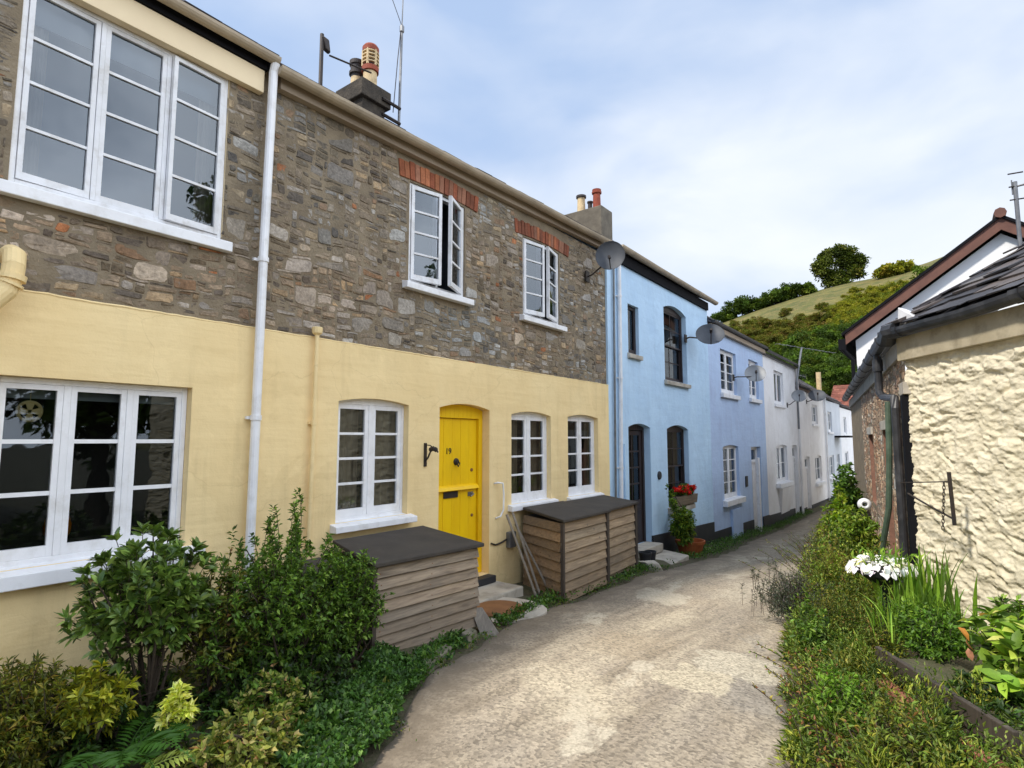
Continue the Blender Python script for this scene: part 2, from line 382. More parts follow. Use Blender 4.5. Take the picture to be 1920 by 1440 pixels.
    nb = bump(nt, bs, vo.outputs['Distance'], .35, .006)
    nb = bump(nt, bs, noisetex(nt, v, 18, 6, .7), .45, .012, nb)
    bump(nt, bs, pm, .15, .003, nb)
    return m
M_['lane'] = lane_mat()

# ------------------------------------------------------------------ ground, lane
GY = [-400, -10, 3, 4.5, 6, 8.4, 13, 20, 26, 36, 60, 400]
GZ = [.15, .15, .1, .03, -.1, -.2, -.66, -1.02, -1.1, -1.14, -1.2, -1.2]
def gz(y): return float(np.interp(y, GY, GZ))
EL = ([-40, -5, 1, 2.1, 3.1, 5.1, 9, 13, 16, 22, 36, 50], [2.6, 2.6, 2.5, 2.15, 1.5, 1.0, .92, .7, .45, .35, .3, .3])
ER = ([-40, -5, 0, 2, 3.4, 6, 9.6, 14, 20, 26, 36, 50], [9, 8, 5.4, 4.4, 3.95, 3.45, 2.95, 2.35, 1.75, 1.5, 1.6, 1.6])
def lane_l(y): return float(np.interp(y, *EL))
def lane_r(y): return float(np.interp(y, *ER))

xs = np.unique(np.concatenate([[-400, -150, -60, -25], np.arange(-8, 13, .25), [18, 30, 80, 200, 400]]))
ys = np.unique(np.concatenate([[-400, -120, -40], np.arange(-12, 44, .35), [50, 60, 80, 120, 200, 400]]))
V = np.zeros((len(ys), len(xs), 3))
for j, y in enumerate(ys):
    l, r = lane_l(y), lane_r(y)
    for i, x in enumerate(xs):
        z = gz(y) - .03
        out = max(l - x, x - r)
        if out > 0 and -8 < x < 13:
            z += .05 * min(1, out / .4) + .04 * mnoise.noise(Vector((x * 1.5, y * 1.5, 0))) * min(1, out)
        V[j, i] = (x, y, z)
idx = np.arange(len(ys) * len(xs)).reshape(len(ys), len(xs))
Fq = np.stack([idx[:-1, :-1], idx[:-1, 1:], idx[1:, 1:], idx[1:, :-1]], -1).reshape(-1, 4)
tag(np_mesh('ground', V.reshape(-1, 3), Fq, None, M_['ground'], smooth=True), 'soil and weedy ground beside the lane', 'ground', kind='structure')

ys = np.arange(-12, 46, .12); nx = 36
V = np.zeros((len(ys), nx, 3)); C = np.zeros((len(ys), nx, 3))
for j, y in enumerate(ys):
    l = lane_l(y) + .10 * mnoise.noise(Vector((0, y * 1.7, 3))) + .05 * mnoise.noise(Vector((0, y * 6, 3)))
    r = lane_r(y) + .12 * mnoise.noise(Vector((7, y * 1.7, 3)))
    for i in range(nx):
        t = i / (nx - 1); x = l + (r - l) * t
        z = gz(y) - .012 + .05 * (1 - (2 * t - 1) ** 4) + .012 * mnoise.noise(Vector((x * 2, y * 1.4, 1))) - (.05 if i in (0, nx - 1) else 0)
        V[j, i] = (x, y, z)
        e = max(0, 1 - (x - l) / 1.0) + .7 * max(0, 1 - (r - x) / .3)
        C[j, i] = e
idx = np.arange(len(ys) * nx).reshape(len(ys), nx)
Fq = np.stack([idx[:-1, :-1], idx[:-1, 1:], idx[1:, 1:], idx[1:, :-1]], -1).reshape(-1, 4)
tag(np_mesh('lane', V.reshape(-1, 3), Fq, C.reshape(-1, 3), M_['lane'], smooth=True), 'worn concrete lane with pale patches', 'road', kind='structure')

# ------------------------------------------------------------------ facade tools (facade in plane x = X, facing +x)
class Op:
    """an opening: y0..y1, z0..z1 with the arch rising `rise` above z1 (z1 = springing)"""
    def __init__(s, y0, y1, z0, z1, rise=0, depth=.13):
        s.y0, s.y1, s.z0, s.z1, s.rise, s.depth = y0, y1, z0, z1, rise, depth
    def top(s, y):
        t = (y - s.y0) / (s.y1 - s.y0); return s.z1 + s.rise * 4 * t * (1 - t)

def facade(mb, y0, y1, zb, zt, ops, X=0.0, reveal=None, zb_f=None):
    """wall sheet with real holes and reveals"""
    br = {y0, y1}
    for o in ops:
        n = 10 if o.rise else 1
        for k in range(n + 1):
            br.add(o.y0 + (o.y1 - o.y0) * k / n)
    br = sorted(b for b in br if y0 - 1e-6 <= b <= y1 + 1e-6)
    for a, b in zip(br[:-1], br[1:]):
        if b - a < 1e-5: continue
        mid = (a + b) / 2
        cov = sorted([o for o in ops if o.y0 < mid < o.y1], key=lambda o: o.z0)
        fa = fb = zb
        if zb_f: fa, fb = zb_f(a), zb_f(b)
        cur = (fa, fb)
        for o in cov + [None]:
            nxt = (o.z0, o.z0) if o else (zt, zt)
            if nxt[0] - cur[0] > 1e-4 or nxt[1] - cur[1] > 1e-4:
                mb.add([(X, a, cur[0]), (X, b, cur[1]), (X, b, nxt[1]), (X, a, nxt[0])], [(0, 1, 2, 3)])
            if o: cur = (o.top(a), o.top(b))
    if reveal is not None: mb.mat(reveal)
    for o in ops:
        d = o.depth; n = 10 if o.rise else 1
        mb.add([(X, o.y0, o.z0), (X - d, o.y0, o.z0), (X - d, o.y0, o.z1), (X, o.y0, o.z1)], [(0, 1, 2, 3)])
        mb.add([(X, o.y1, o.z0), (X - d, o.y1, o.z0), (X - d, o.y1, o.z1), (X, o.y1, o.z1)], [(3, 2, 1, 0)])
        mb.add([(X, o.y0, o.z0), (X, o.y1, o.z0), (X - d, o.y1, o.z0), (X - d, o.y0, o.z0)], [(0, 1, 2, 3)])
        for k in range(n):
            a = o.y0 + (o.y1 - o.y0) * k / n; b = o.y0 + (o.y1 - o.y0) * (k + 1) / n
            mb.add([(X, a, o.top(a)), (X, b, o.top(b)), (X - d, b, o.top(b)), (X - d, a, o.top(a))], [(3, 2, 1, 0)])

def body_box(mb, y0, y1, zb, zt, X=0.0, back=-6.0):
    """sides and back of a house behind its facade"""
    mb.add([(X, y0, zb), (back, y0, zb), (back, y0, zt), (X, y0, zt)], [(3, 2, 1, 0)])
    mb.add([(X, y1, zb), (back, y1, zb), (back, y1, zt), (X, y1, zt)], [(0, 1, 2, 3)])
    mb.add([(back, y0, zb), (back, y1, zb), (back, y1, zt), (back, y0, zt)], [(3, 2, 1, 0)])

def gable_ends(mb, y0, y1, zt, ridge_x, ridge_z, X=0.0, back=-6.0):
    for y, flip in ((y0, 0), (y1, 1)):
        f = (0, 1, 2) if flip else (2, 1, 0)
        mb.add([(X, y, zt), (back, y, zt), (ridge_x, y, ridge_z)], [f])

def sash(mb, y0, y1, z0, z1, x, rows, cols, stile=.045, bar=.022, th=.04, bot=None, gm=None, fm=None):
    """one glazed light in plane x (front face) with glazing bars; pane set back"""
    bot = bot or stile
    mb.mat(fm)
    mb.box(x - th, x, y0, y0 + stile, z0, z1); mb.box(x - th, x, y1 - stile, y1, z0, z1)
    mb.box(x - th, x - .002, y0 + stile, y1 - stile, z1 - stile, z1); mb.box(x - th, x - .002, y0 + stile, y1 - stile, z0, z0 + bot)
    a, b, c, d = y0 + stile, y1 - stile, z0 + bot, z1 - stile
    for k in range(1, rows):
        z = c + (d - c) * k / rows; mb.box(x - th + .006, x - .008, a, b, z - bar / 2, z + bar / 2)
    for k in range(1, cols):
        y = a + (b - a) * k / cols; mb.box(x - th + .008, x - .01, y - bar / 2, y + bar / 2, c, d)
    if gm is not None:
        mb.mat(gm); xp = x - th * .55
        mb.add([(xp, a, c), (xp, b, c), (xp, b, d), (xp, a, d)], [(0, 1, 2, 3)])

def window(parent, op, X=0.0, lights=2, rows=4, cols=1, fm=None, gm=None, fw=.05, mw=.06, sill=None, stile=.04, bot=.06, bar=.022,
           room='room', curtain=None, blind=False, label=None, open_lights=(), zpane=None, sash_style=False):
    """window part: frame (mesh) > pane, sill, interior, curtain, casement"""
    fm = fm or M_['white']; gm = gm or M_['glass']
    x = X - op.depth + .055
    mb = MB(); mb.mat(fm)
    y0, y1, z0, z1 = op.y0, op.y1, op.z0, op.z1
    zt = zpane if zpane is not None else z1 - (0 if op.rise else fw)
    mb.box(x - .07, x, y0 + .002, y0 + fw, z0 + .002, z1); mb.box(x - .07, x, y1 - fw, y1 - .002, z0 + .002, z1)
    mb.box(x - .07, x - .001, y0 + fw, y1 - fw, z0 + .002, z0 + fw)
    n = 12 if op.rise else 1
    for k in range(n):
        a = y0 + fw + (y1 - y0 - 2 * fw) * k / n; b = y0 + fw + (y1 - y0 - 2 * fw) * (k + 1) / n
        ta, tb = op.top(a) - .002, op.top(b) - .002
        mb.prism([(x - .07, a, zt), (x - .001, a, zt), (x - .001, b, zt), (x - .07, b, zt)], [(x - .07, a, ta), (x - .001, a, ta), (x - .001, b, tb), (x - .07, b, tb)])
    if op.rise:
        for a, b in ((y0 + .002, y0 + fw), (y1 - fw, y1 - .002)):
            mb.prism([(x - .07, a, z1), (x - .0015, a, z1), (x - .0015, b, z1), (x - .07, b, z1)], [(x - .07, a, op.top(a) - .002), (x - .0015, a, op.top(a) - .002), (x - .0015, b, op.top(b) - .002), (x - .07, b, op.top(b) - .002)])
    a0, a1 = y0 + fw, y1 - fw
    lw = (a1 - a0 - mw * (lights - 1)) / lights
    for k in range(1, lights):
        y = a0 + lw * k + mw * (k - 1); mb.box(x - .07, x - .0005, y, y + mw, z0 + fw, zt)
    f = mb.build('window', None, parent, bevel=.004)
    if label: f['label'] = label
    for k in range(lights):
        a = a0 + k * (lw + mw); b = a + lw
        c = MB()
        if sash_style:
            zm = z0 + fw + (zt - z0 - fw) * .5
            sash(c, a + .001, b - .001, zm - .02, zt - .001, x - .012, rows // 2, cols, .035, bar, .03, gm=gm, fm=fm)
            sash(c, a + .001, b - .001, z0 + fw + .001, zm + .02, x - .045, rows - rows // 2, cols, .035, bar, .03, bot=.05, gm=gm, fm=fm)
            c.build('sash', None, f)
        elif k in dict(open_lights):
            ang = rad(dict(open_lights)[k])
            sash(c, a + .003, b - .003, z0 + fw + .003, zt - .003, x + .012, rows, cols, stile, bar, .04, bot=bot, gm=gm, fm=fm)
            hy = a if k == 0 else b; s_ = 1 if k == 0 else -1
            R2 = lambda p: (x + .012 + (p[0] - x - .012) * math.cos(ang) + s_ * (p[1] - hy) * math.sin(ang), hy + (p[1] - hy) * math.cos(ang) - s_ * (p[0] - x - .012) * math.sin(ang), p[2])
            c.v = [R2(p) for p in c.v]
            c.build('casement', None, f)
        else:
            sash(c, a + .001, b - .001, z0 + fw + .001, zt - .001, x - .006, rows, cols, stile, bar, .04, bot=bot, gm=gm, fm=fm)
            c.build('casement', None, f)
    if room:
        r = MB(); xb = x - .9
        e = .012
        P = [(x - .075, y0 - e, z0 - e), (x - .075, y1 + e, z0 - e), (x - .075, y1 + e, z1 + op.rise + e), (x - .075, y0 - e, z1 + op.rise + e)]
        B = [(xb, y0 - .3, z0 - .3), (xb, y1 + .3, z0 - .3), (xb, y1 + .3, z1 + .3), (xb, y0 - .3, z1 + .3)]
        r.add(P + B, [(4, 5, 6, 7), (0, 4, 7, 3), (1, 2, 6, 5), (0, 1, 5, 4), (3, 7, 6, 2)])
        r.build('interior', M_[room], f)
    if curtain:
        for side in (0, 1):
            cm = MB()
            wdt = (y1 - y0) * curtain; nn = 24; vs = []
            for k in range(nn + 1):
                t = k / nn; yy = (y0 + wdt * t) if side == 0 else (y1 - wdt * t)
                xx = x - .14 + .022 * math.sin(t * 26 + side) + .008 * math.sin(t * 61)
                vs += [(xx, yy, z0 - .05), (xx, yy, z1 + op.rise)]
            cm.add(vs, [(2 * k, 2 * k + 2, 2 * k + 3, 2 * k + 1) for k in range(nn)])
            cm.build('curtain', M_['curtain'], f, smooth=True)
    if blind:
        bm = MB(); bm.box(x - .12, x - .105, y0 + .03, y1 - .03, z1 - blind, z1 + op.rise); bm.build('blind', M_['blind'], f)
    if sill:
        ex, proj, h, m = sill  # side extension, projection, height, material
        s = MB()
        zs = z0 - .001
        s.prism([(X - op.depth + .03, y0 - .0, zs - h), (X - .002, y0 - .0, zs - h), (X - .002, y1, zs - h), (X - op.depth + .03, y1, zs - h)],
                [(X - op.depth + .03, y0 - 0, zs + .012), (X - .002, y0, zs), (X - .002, y1, zs), (X - op.depth + .03, y1, zs + .012)])
        s.prism([(X - .002, y0 - ex, zs - h), (X + proj, y0 - ex, zs - h), (X + proj, y1 + ex, zs - h), (X - .002, y1 + ex, zs - h)],
                [(X - .002, y0 - ex, zs - .0), (X + proj, y0 - ex, zs - .02), (X + proj, y1 + ex, zs - .02), (X - .002, y1 + ex, zs - .0)])
        s.build('sill', m, f, bevel=.006)
    return f

# ------------------------------------------------------------------ slates
def slate_roof(parent, P0, along, up, length, slope, w=.28, g=.2, mat=None, cols=None, name='roof', clipf=None, th=.012, jit=.012):
    along = np.array(along, float); along /= np.linalg.norm(along); up = np.array(up, float); up /= np.linalg.norm(up)
    nrm = np.cross(along, up); nrm /= np.linalg.norm(nrm)
    if nrm[2] < 0: nrm = -nrm
    cols = cols or [lin(92, 88, 92), lin(76, 74, 80), lin(108, 102, 100), lin(66, 62, 66)]
    mb = MB(); rr = random.Random(5)
    mb.col = tuple(c * .9 for c in cols[0])
    q = lambda a, b, h: np.array(P0) + along * a + up * b + nrm * h
    if clipf is None:
        mb.prism([q(0, 0, -.05), q(length, 0, -.05), q(length, slope, -.05), q(0, slope, -.05)], [q(0, 0, -.005), q(length, 0, -.005), q(length, slope, -.005), q(0, slope, -.005)])
    n = int(slope / g) + 1; k = int(length / w) + 2
    for i in range(n):
        for j in range(-1, k):
            a0 = (j + .5 * (i % 2)) * w + rr.uniform(-.3, .3) * jit; a1 = a0 + w - .006
            a0 = max(a0, 0); a1 = min(a1, length)
            if a1 - a0 < .03: continue
            b0 = i * g - .03 + rr.uniform(-1, 1) * jit; b1 = min(b0 + g * 1.9, slope + .02)
            if clipf and not clipf((a0 + a1) / 2, b0 + g * .5): continue
            h0 = .014 + rr.uniform(0, 1) * jit * .7; h1 = .001
            c = rr.choice(cols); f_ = rr.uniform(.75, 1.25); mb.col = tuple(x * f_ for x in c)
            mb.prism([q(a0, b0, h0), q(a1, b0, h0 + rr.uniform(-.3, .3) * jit), q(a1, b1, h1), q(a0, b1, h1)],
                     [q(a0, b0, h0 + th), q(a1, b0, h0 + th + rr.uniform(-.3, .3) * jit), q(a1, b1, h1 + th * .6), q(a0, b1, h1 + th * .6)])
    return mb.build(name, mat or M_['slate'], parent)

def gutter(parent, y0, y1, x, z, r=.06, mat=None, name='gutter', sag=.012, slope=0.0):
    mb = MB(); n = max(2, int((y1 - y0) / .6)); k = 9
    vs = []
    for i in range(n + 1):
        y = y0 + (y1 - y0) * i / n; dz = sag * mnoise.noise(Vector((y * .7, x, z))) + slope * (y - y0)
        for j in range(k):
            a = math.pi + math.pi * j / (k - 1); vs.append((x + r * math.cos(a), y, z + dz + r * math.sin(a)))
    fs = [(i * k + j, (i + 1) * k + j, (i + 1) * k + j + 1, i * k + j + 1) for i in range(n) for j in range(k - 1)]
    fs += [tuple(range(k)), tuple(range(n * k, n * k + k))[::-1]]
    mb.add(vs, fs)
    o = mb.build(name, mat or M_['gutter'], parent, smooth=False)
    sm = o.modifiers.new('solid', 'SOLIDIFY'); sm.thickness = .008
    return o

def downpipe(parent, pts, r=.036, mat=None, clips=(), name='downpipe', n=12):
    mb = MB(); mb.tube(pts, r, n)
    for z in clips:
        x, y = None, None
        for a, b in zip(pts[:-1], pts[1:]):
            if min(a[2], b[2]) <= z <= max(a[2], b[2]) and abs(a[2] - b[2]) > .01:
                t = (z - a[2]) / (b[2] - a[2]); x = a[0] + (b[0] - a[0]) * t; y = a[1] + (b[1] - a[1]) * t
        if x is None: continue
        mb.tube([(x, y, z - .02), (x, y, z + .02)], r * 1.22, n)
        mb.box(x - .06, x - r * .8, y - r * 1.7, y + r * 1.7, z - .012, z + .012)
    return mb.build(name, mat or M_['white'], parent, smooth=False)

def rowroof(parent, y0, y1, eave, back=-6.0, m=.6, w=.3, g=.22, al=0.0):
    up = np.array([-1, 0, m]); ridge_x = -3.0; sl = math.hypot(3.15, 3.15 * m)
    o = slate_roof(parent, (.10, y0, eave), (0, 1, al), up, y1 - y0, sl, w, g)
    mb = MB()
    zr = eave + 3.15 * m
    mb.prism([(ridge_x, y0, zr - .05), (back - .15, y0, eave - .05), (back - .15, y1, eave - .05), (ridge_x, y1, zr - .05)],
             [(ridge_x, y0, zr), (back - .15, y0, eave), (back - .15, y1, eave), (ridge_x, y1, zr)])
    mb.col = lin(80, 78, 82); mb.c = [mb.col] * len(mb.f)
    mb.build('back_slope', M_['slate'], o)
    rt = MB(); rt.tube([(ridge_x, y0, zr + .01), (ridge_x, y1, zr + .01)], .09, 8); rt.build('ridge_tile', M_['pot_dark'], o)
    return o

# ------------------------------------------------------------------ rubble masonry
STONES = [((140, 126, 106), 5), ((152, 138, 118), 4), ((124, 114, 100), 4), ((154, 147, 137), 4.5), ((168, 148, 116), 2.5), ((108, 101, 93), 3.2), ((168, 164, 157), 3), ((148, 120, 92), 1.3), ((122, 111, 92), 3), ((172, 112, 68), .25)]
def stones(parent, y0, y1, z0, z1, holes, X=0.0, big=.06, seed=3, name='stonework'):
    rr = random.Random(seed); g = .0195
    ny, nz = int((y1 - y0) / g), int((z1 - z0) / g)
    occ = np.zeros((ny, nz), bool)
    for k in range(ny):
        y = y0 + (k + .5) * g
        for (a, b, c, d) in holes:
            if a < y < b:
                occ[k, max(0, int((c - z0) / g)):max(0, int(math.ceil((d - z0) / g)))] = True
    rects = []
    def put(i, j, w, h, kind):
        occ[i:i + w, j:j + h] = True; rects.append((i, j, w, h, kind))
    tries = int(ny * nz * big / 60)
    for _ in range(tries * 3):
        w, h = rr.randint(8, 17), rr.randint(5, 9); i, j = rr.randint(0, max(0, ny - w)), rr.randint(0, max(0, nz - h))
        if tries <= 0: break
        if not occ[i:i + w, j:j + h].any(): put(i, j, w, h, 'big'); tries -= 1
    for j in range(nz):
        i = 0
        while i < ny:
            if occ[i, j]: i += 1; continue
            run = 1
            while i + run < ny and not occ[i + run, j] and run < 22: run += 1
            h = rr.choice([1, 1, 2, 2, 2, 3, 3, 3, 4, 4, 5]); w = max(3, int(rr.gauss(9 if h < 4 else 7, 3.4)))
            if run - w < 3: w = run
            w = min(w, run, 14); h = min(h, nz - j)
            while h > 1 and occ[i:i + w, j:j + h].any(): h -= 1
            put(i, j, w, h, 'std'); i += w
    mb = MB(); names, wts = zip(*STONES)
    warp = lambda y, z: (y + .030 * mnoise.noise(Vector((y * 3.1, z * 3.1, seed))) + .014 * mnoise.noise(Vector((y * 9, z * 9, seed + 5))),
                         z + .045 * mnoise.noise(Vector((y * 1.9, z * 3.1, seed + 9))) + .014 * mnoise.noise(Vector((y * 8, z * 8, seed + 2))))
    for (i, j, w, h, kind) in rects:
        a, b, c, d = y0 + i * g, y0 + (i + w) * g, z0 + j * g, z0 + (j + h) * g
        ins = rr.uniform(.0005, .004); a += ins; b -= ins; c += ins; d -= ins
        if b - a < .012 or d - c < .008: continue
        W2, H2 = b - a, d - c; cr = min(W2, H2) * rr.uniform(.10, .34)
        j_ = lambda s: rr.uniform(-1, 1) * s
        raw = []
        for (cy, cz, sy, sz) in ((a, c, 1, 1), (b, c, -1, 1), (b, d, -1, -1), (a, d, 1, -1)):
            k1, k2 = cr * rr.uniform(.5, 1.6), cr * rr.uniform(.4, 1.2)
            p1 = (cy, cz + sz * k2); p2 = (cy + sy * k1 * .35, cz + sz * k2 * .35); p3 = (cy + sy * k1, cz)
            raw += [p1, p2, p3] if (sy, sz) in ((1, 1), (-1, -1)) else [p3, p2, p1]
        # extra points on long sides
        pts = []
        for q in range(len(raw)):
            p, n2 = raw[q], raw[(q + 1) % len(raw)]
            pts.append((p[0] + j_(.004), p[1] + j_(.003)))
            if abs(p[0] - n2[0]) > .09: pts.append(((p[0] + n2[0]) / 2 + j_(.01), (p[1] + n2[1]) / 2 + j_(min(.007, H2 * .12))))
        pts = [warp(*p) for p in pts]
        cy = sum(p[0] for p in pts) / len(pts); cz = sum(p[1] for p in pts) / len(pts)
        hgt = rr.uniform(-.002, .009) if kind == 'std' else rr.uniform(.002, .008)
        tx, tz = rr.uniform(-.06, .06), rr.uniform(-.12, .1)
        n = len(pts); vs = [(X - .006, p[0], p[1]) for p in pts]
        ec = min(.011, min(W2, H2) * .22)
        for fr, hh in ((1 - ec / max(.03, min(W2, H2)) * 1.1, .8), (.55, 1.05)):
            for p in pts:
                yy, zz = cy + (p[0] - cy) * fr, cz + (p[1] - cz) * fr
                vs.append((X + hgt * hh + tx * (yy - cy) + tz * (zz - cz) + rr.uniform(-.0025, .0025), yy, zz))
        vs.append((X + hgt * 1.05, cy, cz))
        fs = []
        for r0 in (0, 1):
            fs += [(r0 * n + q, r0 * n + (q + 1) % n, (r0 + 1) * n + (q + 1) % n, (r0 + 1) * n + q) for q in range(n)]
        fs += [(2 * n + q, 2 * n + (q + 1) % n, 3 * n) for q in range(n)]
        c3 = lin(*rr.choices(names, wts)[0]) if kind == 'std' else lin(*rr.choice([(168, 164, 156), (156, 152, 146), (170, 162, 148), (138, 132, 122)]))
        f_ = rr.uniform(.76, 1.2) * (1 + .35 * mnoise.noise(Vector((cy * .8, cz * .9, seed + 40)))); wm = 1 + .22 * mnoise.noise(Vector((cy * .9, cz * 1.1, seed + 60))) + .04; gy = (c3[0] + c3[1] + c3[2]) / 3; c3 = [.82 * q_ + .18 * gy for q_ in c3]; mb.col = (c3[0] * f_ * wm, c3[1] * f_, c3[2] * f_ / wm)
        mb.add(vs, fs)
    return mb.build(name, M_['stone'], parent, smooth=False)

def brick_arch(parent, y0, y1, zs, rise, h=.2, X=0.0, n=None, name='brick_arch', seed=1):
    """soldier course above an opening"""
    rr = random.Random(seed); w = y1 - y0; n = n or int(w / .075)
    mb = MB()
    top = lambda y: zs + rise * 4 * ((y - y0) / w) * (1 - (y - y0) / w)
    for k in range(n):
        a = y0 + w * k / n + .004; b = y0 + w * (k + 1) / n - .004; m = (a + b) / 2
        lean = (m - (y0 + y1) / 2) / w * .05
        c = rr.choice([(158, 94, 64), (142, 82, 58), (168, 106, 74), (126, 76, 56), (150, 104, 82)]); f_ = rr.uniform(.8, 1.15); mb.col = tuple(x * f_ for x in lin(*c))
        x1 = X + rr.uniform(.012, .022); hh = h + rr.uniform(-.012, .012)
        mb.prism([(X - .02, a, top(a)), (x1, a, top(a)), (x1, b, top(b)), (X - .02, b, top(b))], [(X - .02, a + lean, top(a) + hh), (x1, a + lean, top(a) + hh), (x1, b + lean, top(b) + hh), (X - .02, b + lean, top(b) + hh)])
    return mb.build(name, M_['brick'], parent, bevel=.004)

def chimney_pot(parent, c, r, h, mat, kind='roll', capmat=None):
    mb = MB(); mb.mat(mat)
    if kind == 'roll':
        mb.lathe([(r * .95, 0), (r * .85, h * .75), (r * .86, h * .8), (r * 1.12, h * .82), (r * 1.15, h * .9), (r * 1.0, h * .92), (r * 1.05, h), (r * .8, h), (r * .75, h * .6)], c)
    elif kind == 'sooty':
        mb.lathe([(r * .95, 0), (r * .85, h * .5)], c); mb.mat(M_['pot_dark']); mb.lathe([(r * .86, h * .48), (r * .88, h * .56), (r * 1.12, h * .58), (r * 1.12, h * .66), (r * .92, h * .68), (r * .95, h * .86), (r * 1.1, h * .88), (r * 1.1, h), (r * .8, h), (r * .75, h * .6)], c)
    elif kind == 'louvre':
        mb.lathe([(r * .92, 0), (r * .9, h * .36)], c)
        mb.mat(M_['pot_red']); mb.lathe([(r * .9, h * .36), (r * 1.12, h * .37), (r * 1.12, h * .48), (r * .95, h * .49)], c)
        for k in range(4):
            z = h * (.5 + .085 * k)
            mb.mat(M_['pot_dark']); mb.lathe([(r * .8, z), (r * .8, z + h * .06)], c)
            mb.mat(mat); mb.lathe([(r * .8, z + h * .05), (r * 1.1, z + h * .055), (r * 1.1, z + h * .08), (r * .8, z + h * .085)], c)
        for a in range(6):
            aa = a * math.pi / 3; px, py = c[0] + math.cos(aa) * r * 1.0, c[1] + math.sin(aa) * r * 1.0
            mb.box(px - .015, px + .015, py - .015, py + .015, c[2] + h * .49, c[2] + h * .86)
        mb.mat(M_['pot_red']); mb.lathe([(r * 1.0, h * .84), (r * 1.1, h * .85), (r * 1.1, h * .95), (r * .9, h), (r * .7, h), (r * .65, h * .8)], c)
    else:
        mb.lathe([(r, 0), (r * .9, h * .8), (r * .9, h)], c)
        mb.mat(capmat or M_['pot_dark']); mb.lathe([(r * .9, h), (r * 1.2, h * 1.02), (r * 1.2, h * 1.14), (0.01, h * 1.2)], c)
    return mb.build('chimney_pot', None, parent, smooth=False)

# ================================================================== THE TERRACE
Wm, Wt = M_['white'], M_['white_soft']
YS, YB, YL = 2.60, 9.02, 14.46            # party lines
def house(name, label, y):
    return thing(name, label, 'house', (0, y, gz(y)))
BND = 2.75

def yellow_front(parent, y0, y1, ops, zb):
    mb = MB(); mb.mat(M_['yellow'])
    facade(mb, y0, y1, zb, BND, ops, 0.0, M_['yellow'])
    mb.mat(M_['yellow'])
    mb.add([(0, y0, BND), (0, y1, BND), (-.035, y1, BND), (-.035, y0, BND)], [(0, 1, 2, 3)])
    n = int((y1 - y0) / .06)
    mb.tube([(-.006 + .004 * mnoise.noise(Vector((y, 0, 4))), y, BND - .006 + .007 * mnoise.noise(Vector((y * 4, 2, 0))) + .006 * mnoise.noise(Vector((y * 11, 2, 0)))) for y in np.linspace(y0, y1, n)], .010, 6)
    return mb.build('rendered_wall', None, parent)

# ---- left stone cottage
hA = house('stone_cottage', 'stone cottage with wide triple casement windows above pale yellow ground floor, nearest the camera', 0.0)
w1 = Op(.92, 2.08, 1.0, 2.2, 0, .13)
w1.y0, w1.y1 = .914, 2.078
w2 = Op(.90, 2.262, 3.44, 4.84, 0, .07)
yellow_front(hA, -3, YS, [w1], -.3)
mb = MB(); mb.mat(M_['mortar'])
facade(mb, -3, YS, BND, 5.10, [w2], -.035, M_['cream'])
mb.mat(M_['mortar']); body_box(mb, -3, YS, -.3, 5.10, -.04)
sw = mb.build('stone_wall', None, hA)
stones(sw, .2, YS - .005, BND + .012, 5.0, [(w2.y0 - .012, w2.y1 + .012, 3.33, 5.1)], -.035, seed=4)
window(hA, w1, 0, 3, 3, 1, Wm, M_['glass'], fw=.04, mw=.042, sill=(.12, .09, .11, Wm), stile=.034, bot=.07, bar=.028, blind=.13, label='wide white triple window in the yellow wall')
window(hA, w2, -.035, 3, 4, 1, Wt, M_['glass_sky'], fw=.034, mw=.032, sill=(.06, .07, .1, Wm), stile=.03, bot=.05, bar=.02, room='room_blue', curtain=.13, blind=.22, label='white triple upper window', open_lights=((0, -2.5), (2, 3.5)))
mb = MB(); mb.box(-.034, .035, -3, YS - .07, 4.83, 5.035); mb.build('fascia', M_['cream'], hA, bevel=.004)
mb = MB(); mb.box(-.034, .055, -3, YS - .05, 5.038, 5.20); mb.build('soffit', M_['black'], hA)
rowroof(hA, -3, YS, 5.165)
gutter(hA, -3, YS, .125, 5.135, .055, M_['gutter'])
downpipe(hA, [(.12, YS - .02, 5.10), (.09, YS - .02, 5.02), (.07, YS - .03, 3.4), (.07, YS - .045, .1)], .037, Wm, (3.33, 1.98))
mb = MB()
pp = [(-.2, .93, 2.95), (.07, .93, 2.95), (.13, .93, 2.93), (.16, .925, 2.86), (.16, .92, 2.78), (.15, .90, 2.70), (.14, .84, 2.62), (.14, .74, 2.54), (.14, .6, 2.47), (.14, .5, 2.3), (.14, .48, .1)]
mb.tube(pp, .058, 16)
mb.tube([(.16, .925, 2.80), (.16, .92, 2.765)], .07, 16); mb.tube([(.16, .92, 2.75), (.158, .915, 2.735)], .066, 16)
mb.build('waste_pipe', M_['yellow'], hA, smooth=False)

# ---- second stone cottage, yellow door
hB = house('stone_cottage', 'stone cottage with bright yellow stable door and two brick-arched upper casement windows', 5.3)
w3 = Op(3.43, 4.34, 1.01, 2.17, .045, .13)
w4 = Op(6.20, 7.17, .945, 2.14, .05, .13)
w5 = Op(7.65, 8.62, .93, 2.15, .045, .13)
dB = Op(4.82, 5.735, .14, 2.17, .06, .17)
w6 = Op(4.33, 5.27, 3.55, 4.71, .02, .075)
w7 = Op(6.52, 7.49, 3.555, 4.70, .02, .075)
yellow_front(hB, YS, YB, [w3, dB, w4, w5], -.6)
mb = MB(); mb.mat(M_['mortar'])
facade(mb, YS, YB, BND, 5.08, [w6, w7], -.035, M_['mortar'])
mb.mat(M_['mortar']); body_box(mb, YS + .002, YB, -.6, 5.08, -.04)
sw = mb.build('stone_wall', None, hB)
a6, a7 = (4.17, 5.50), (6.33, 7.76)
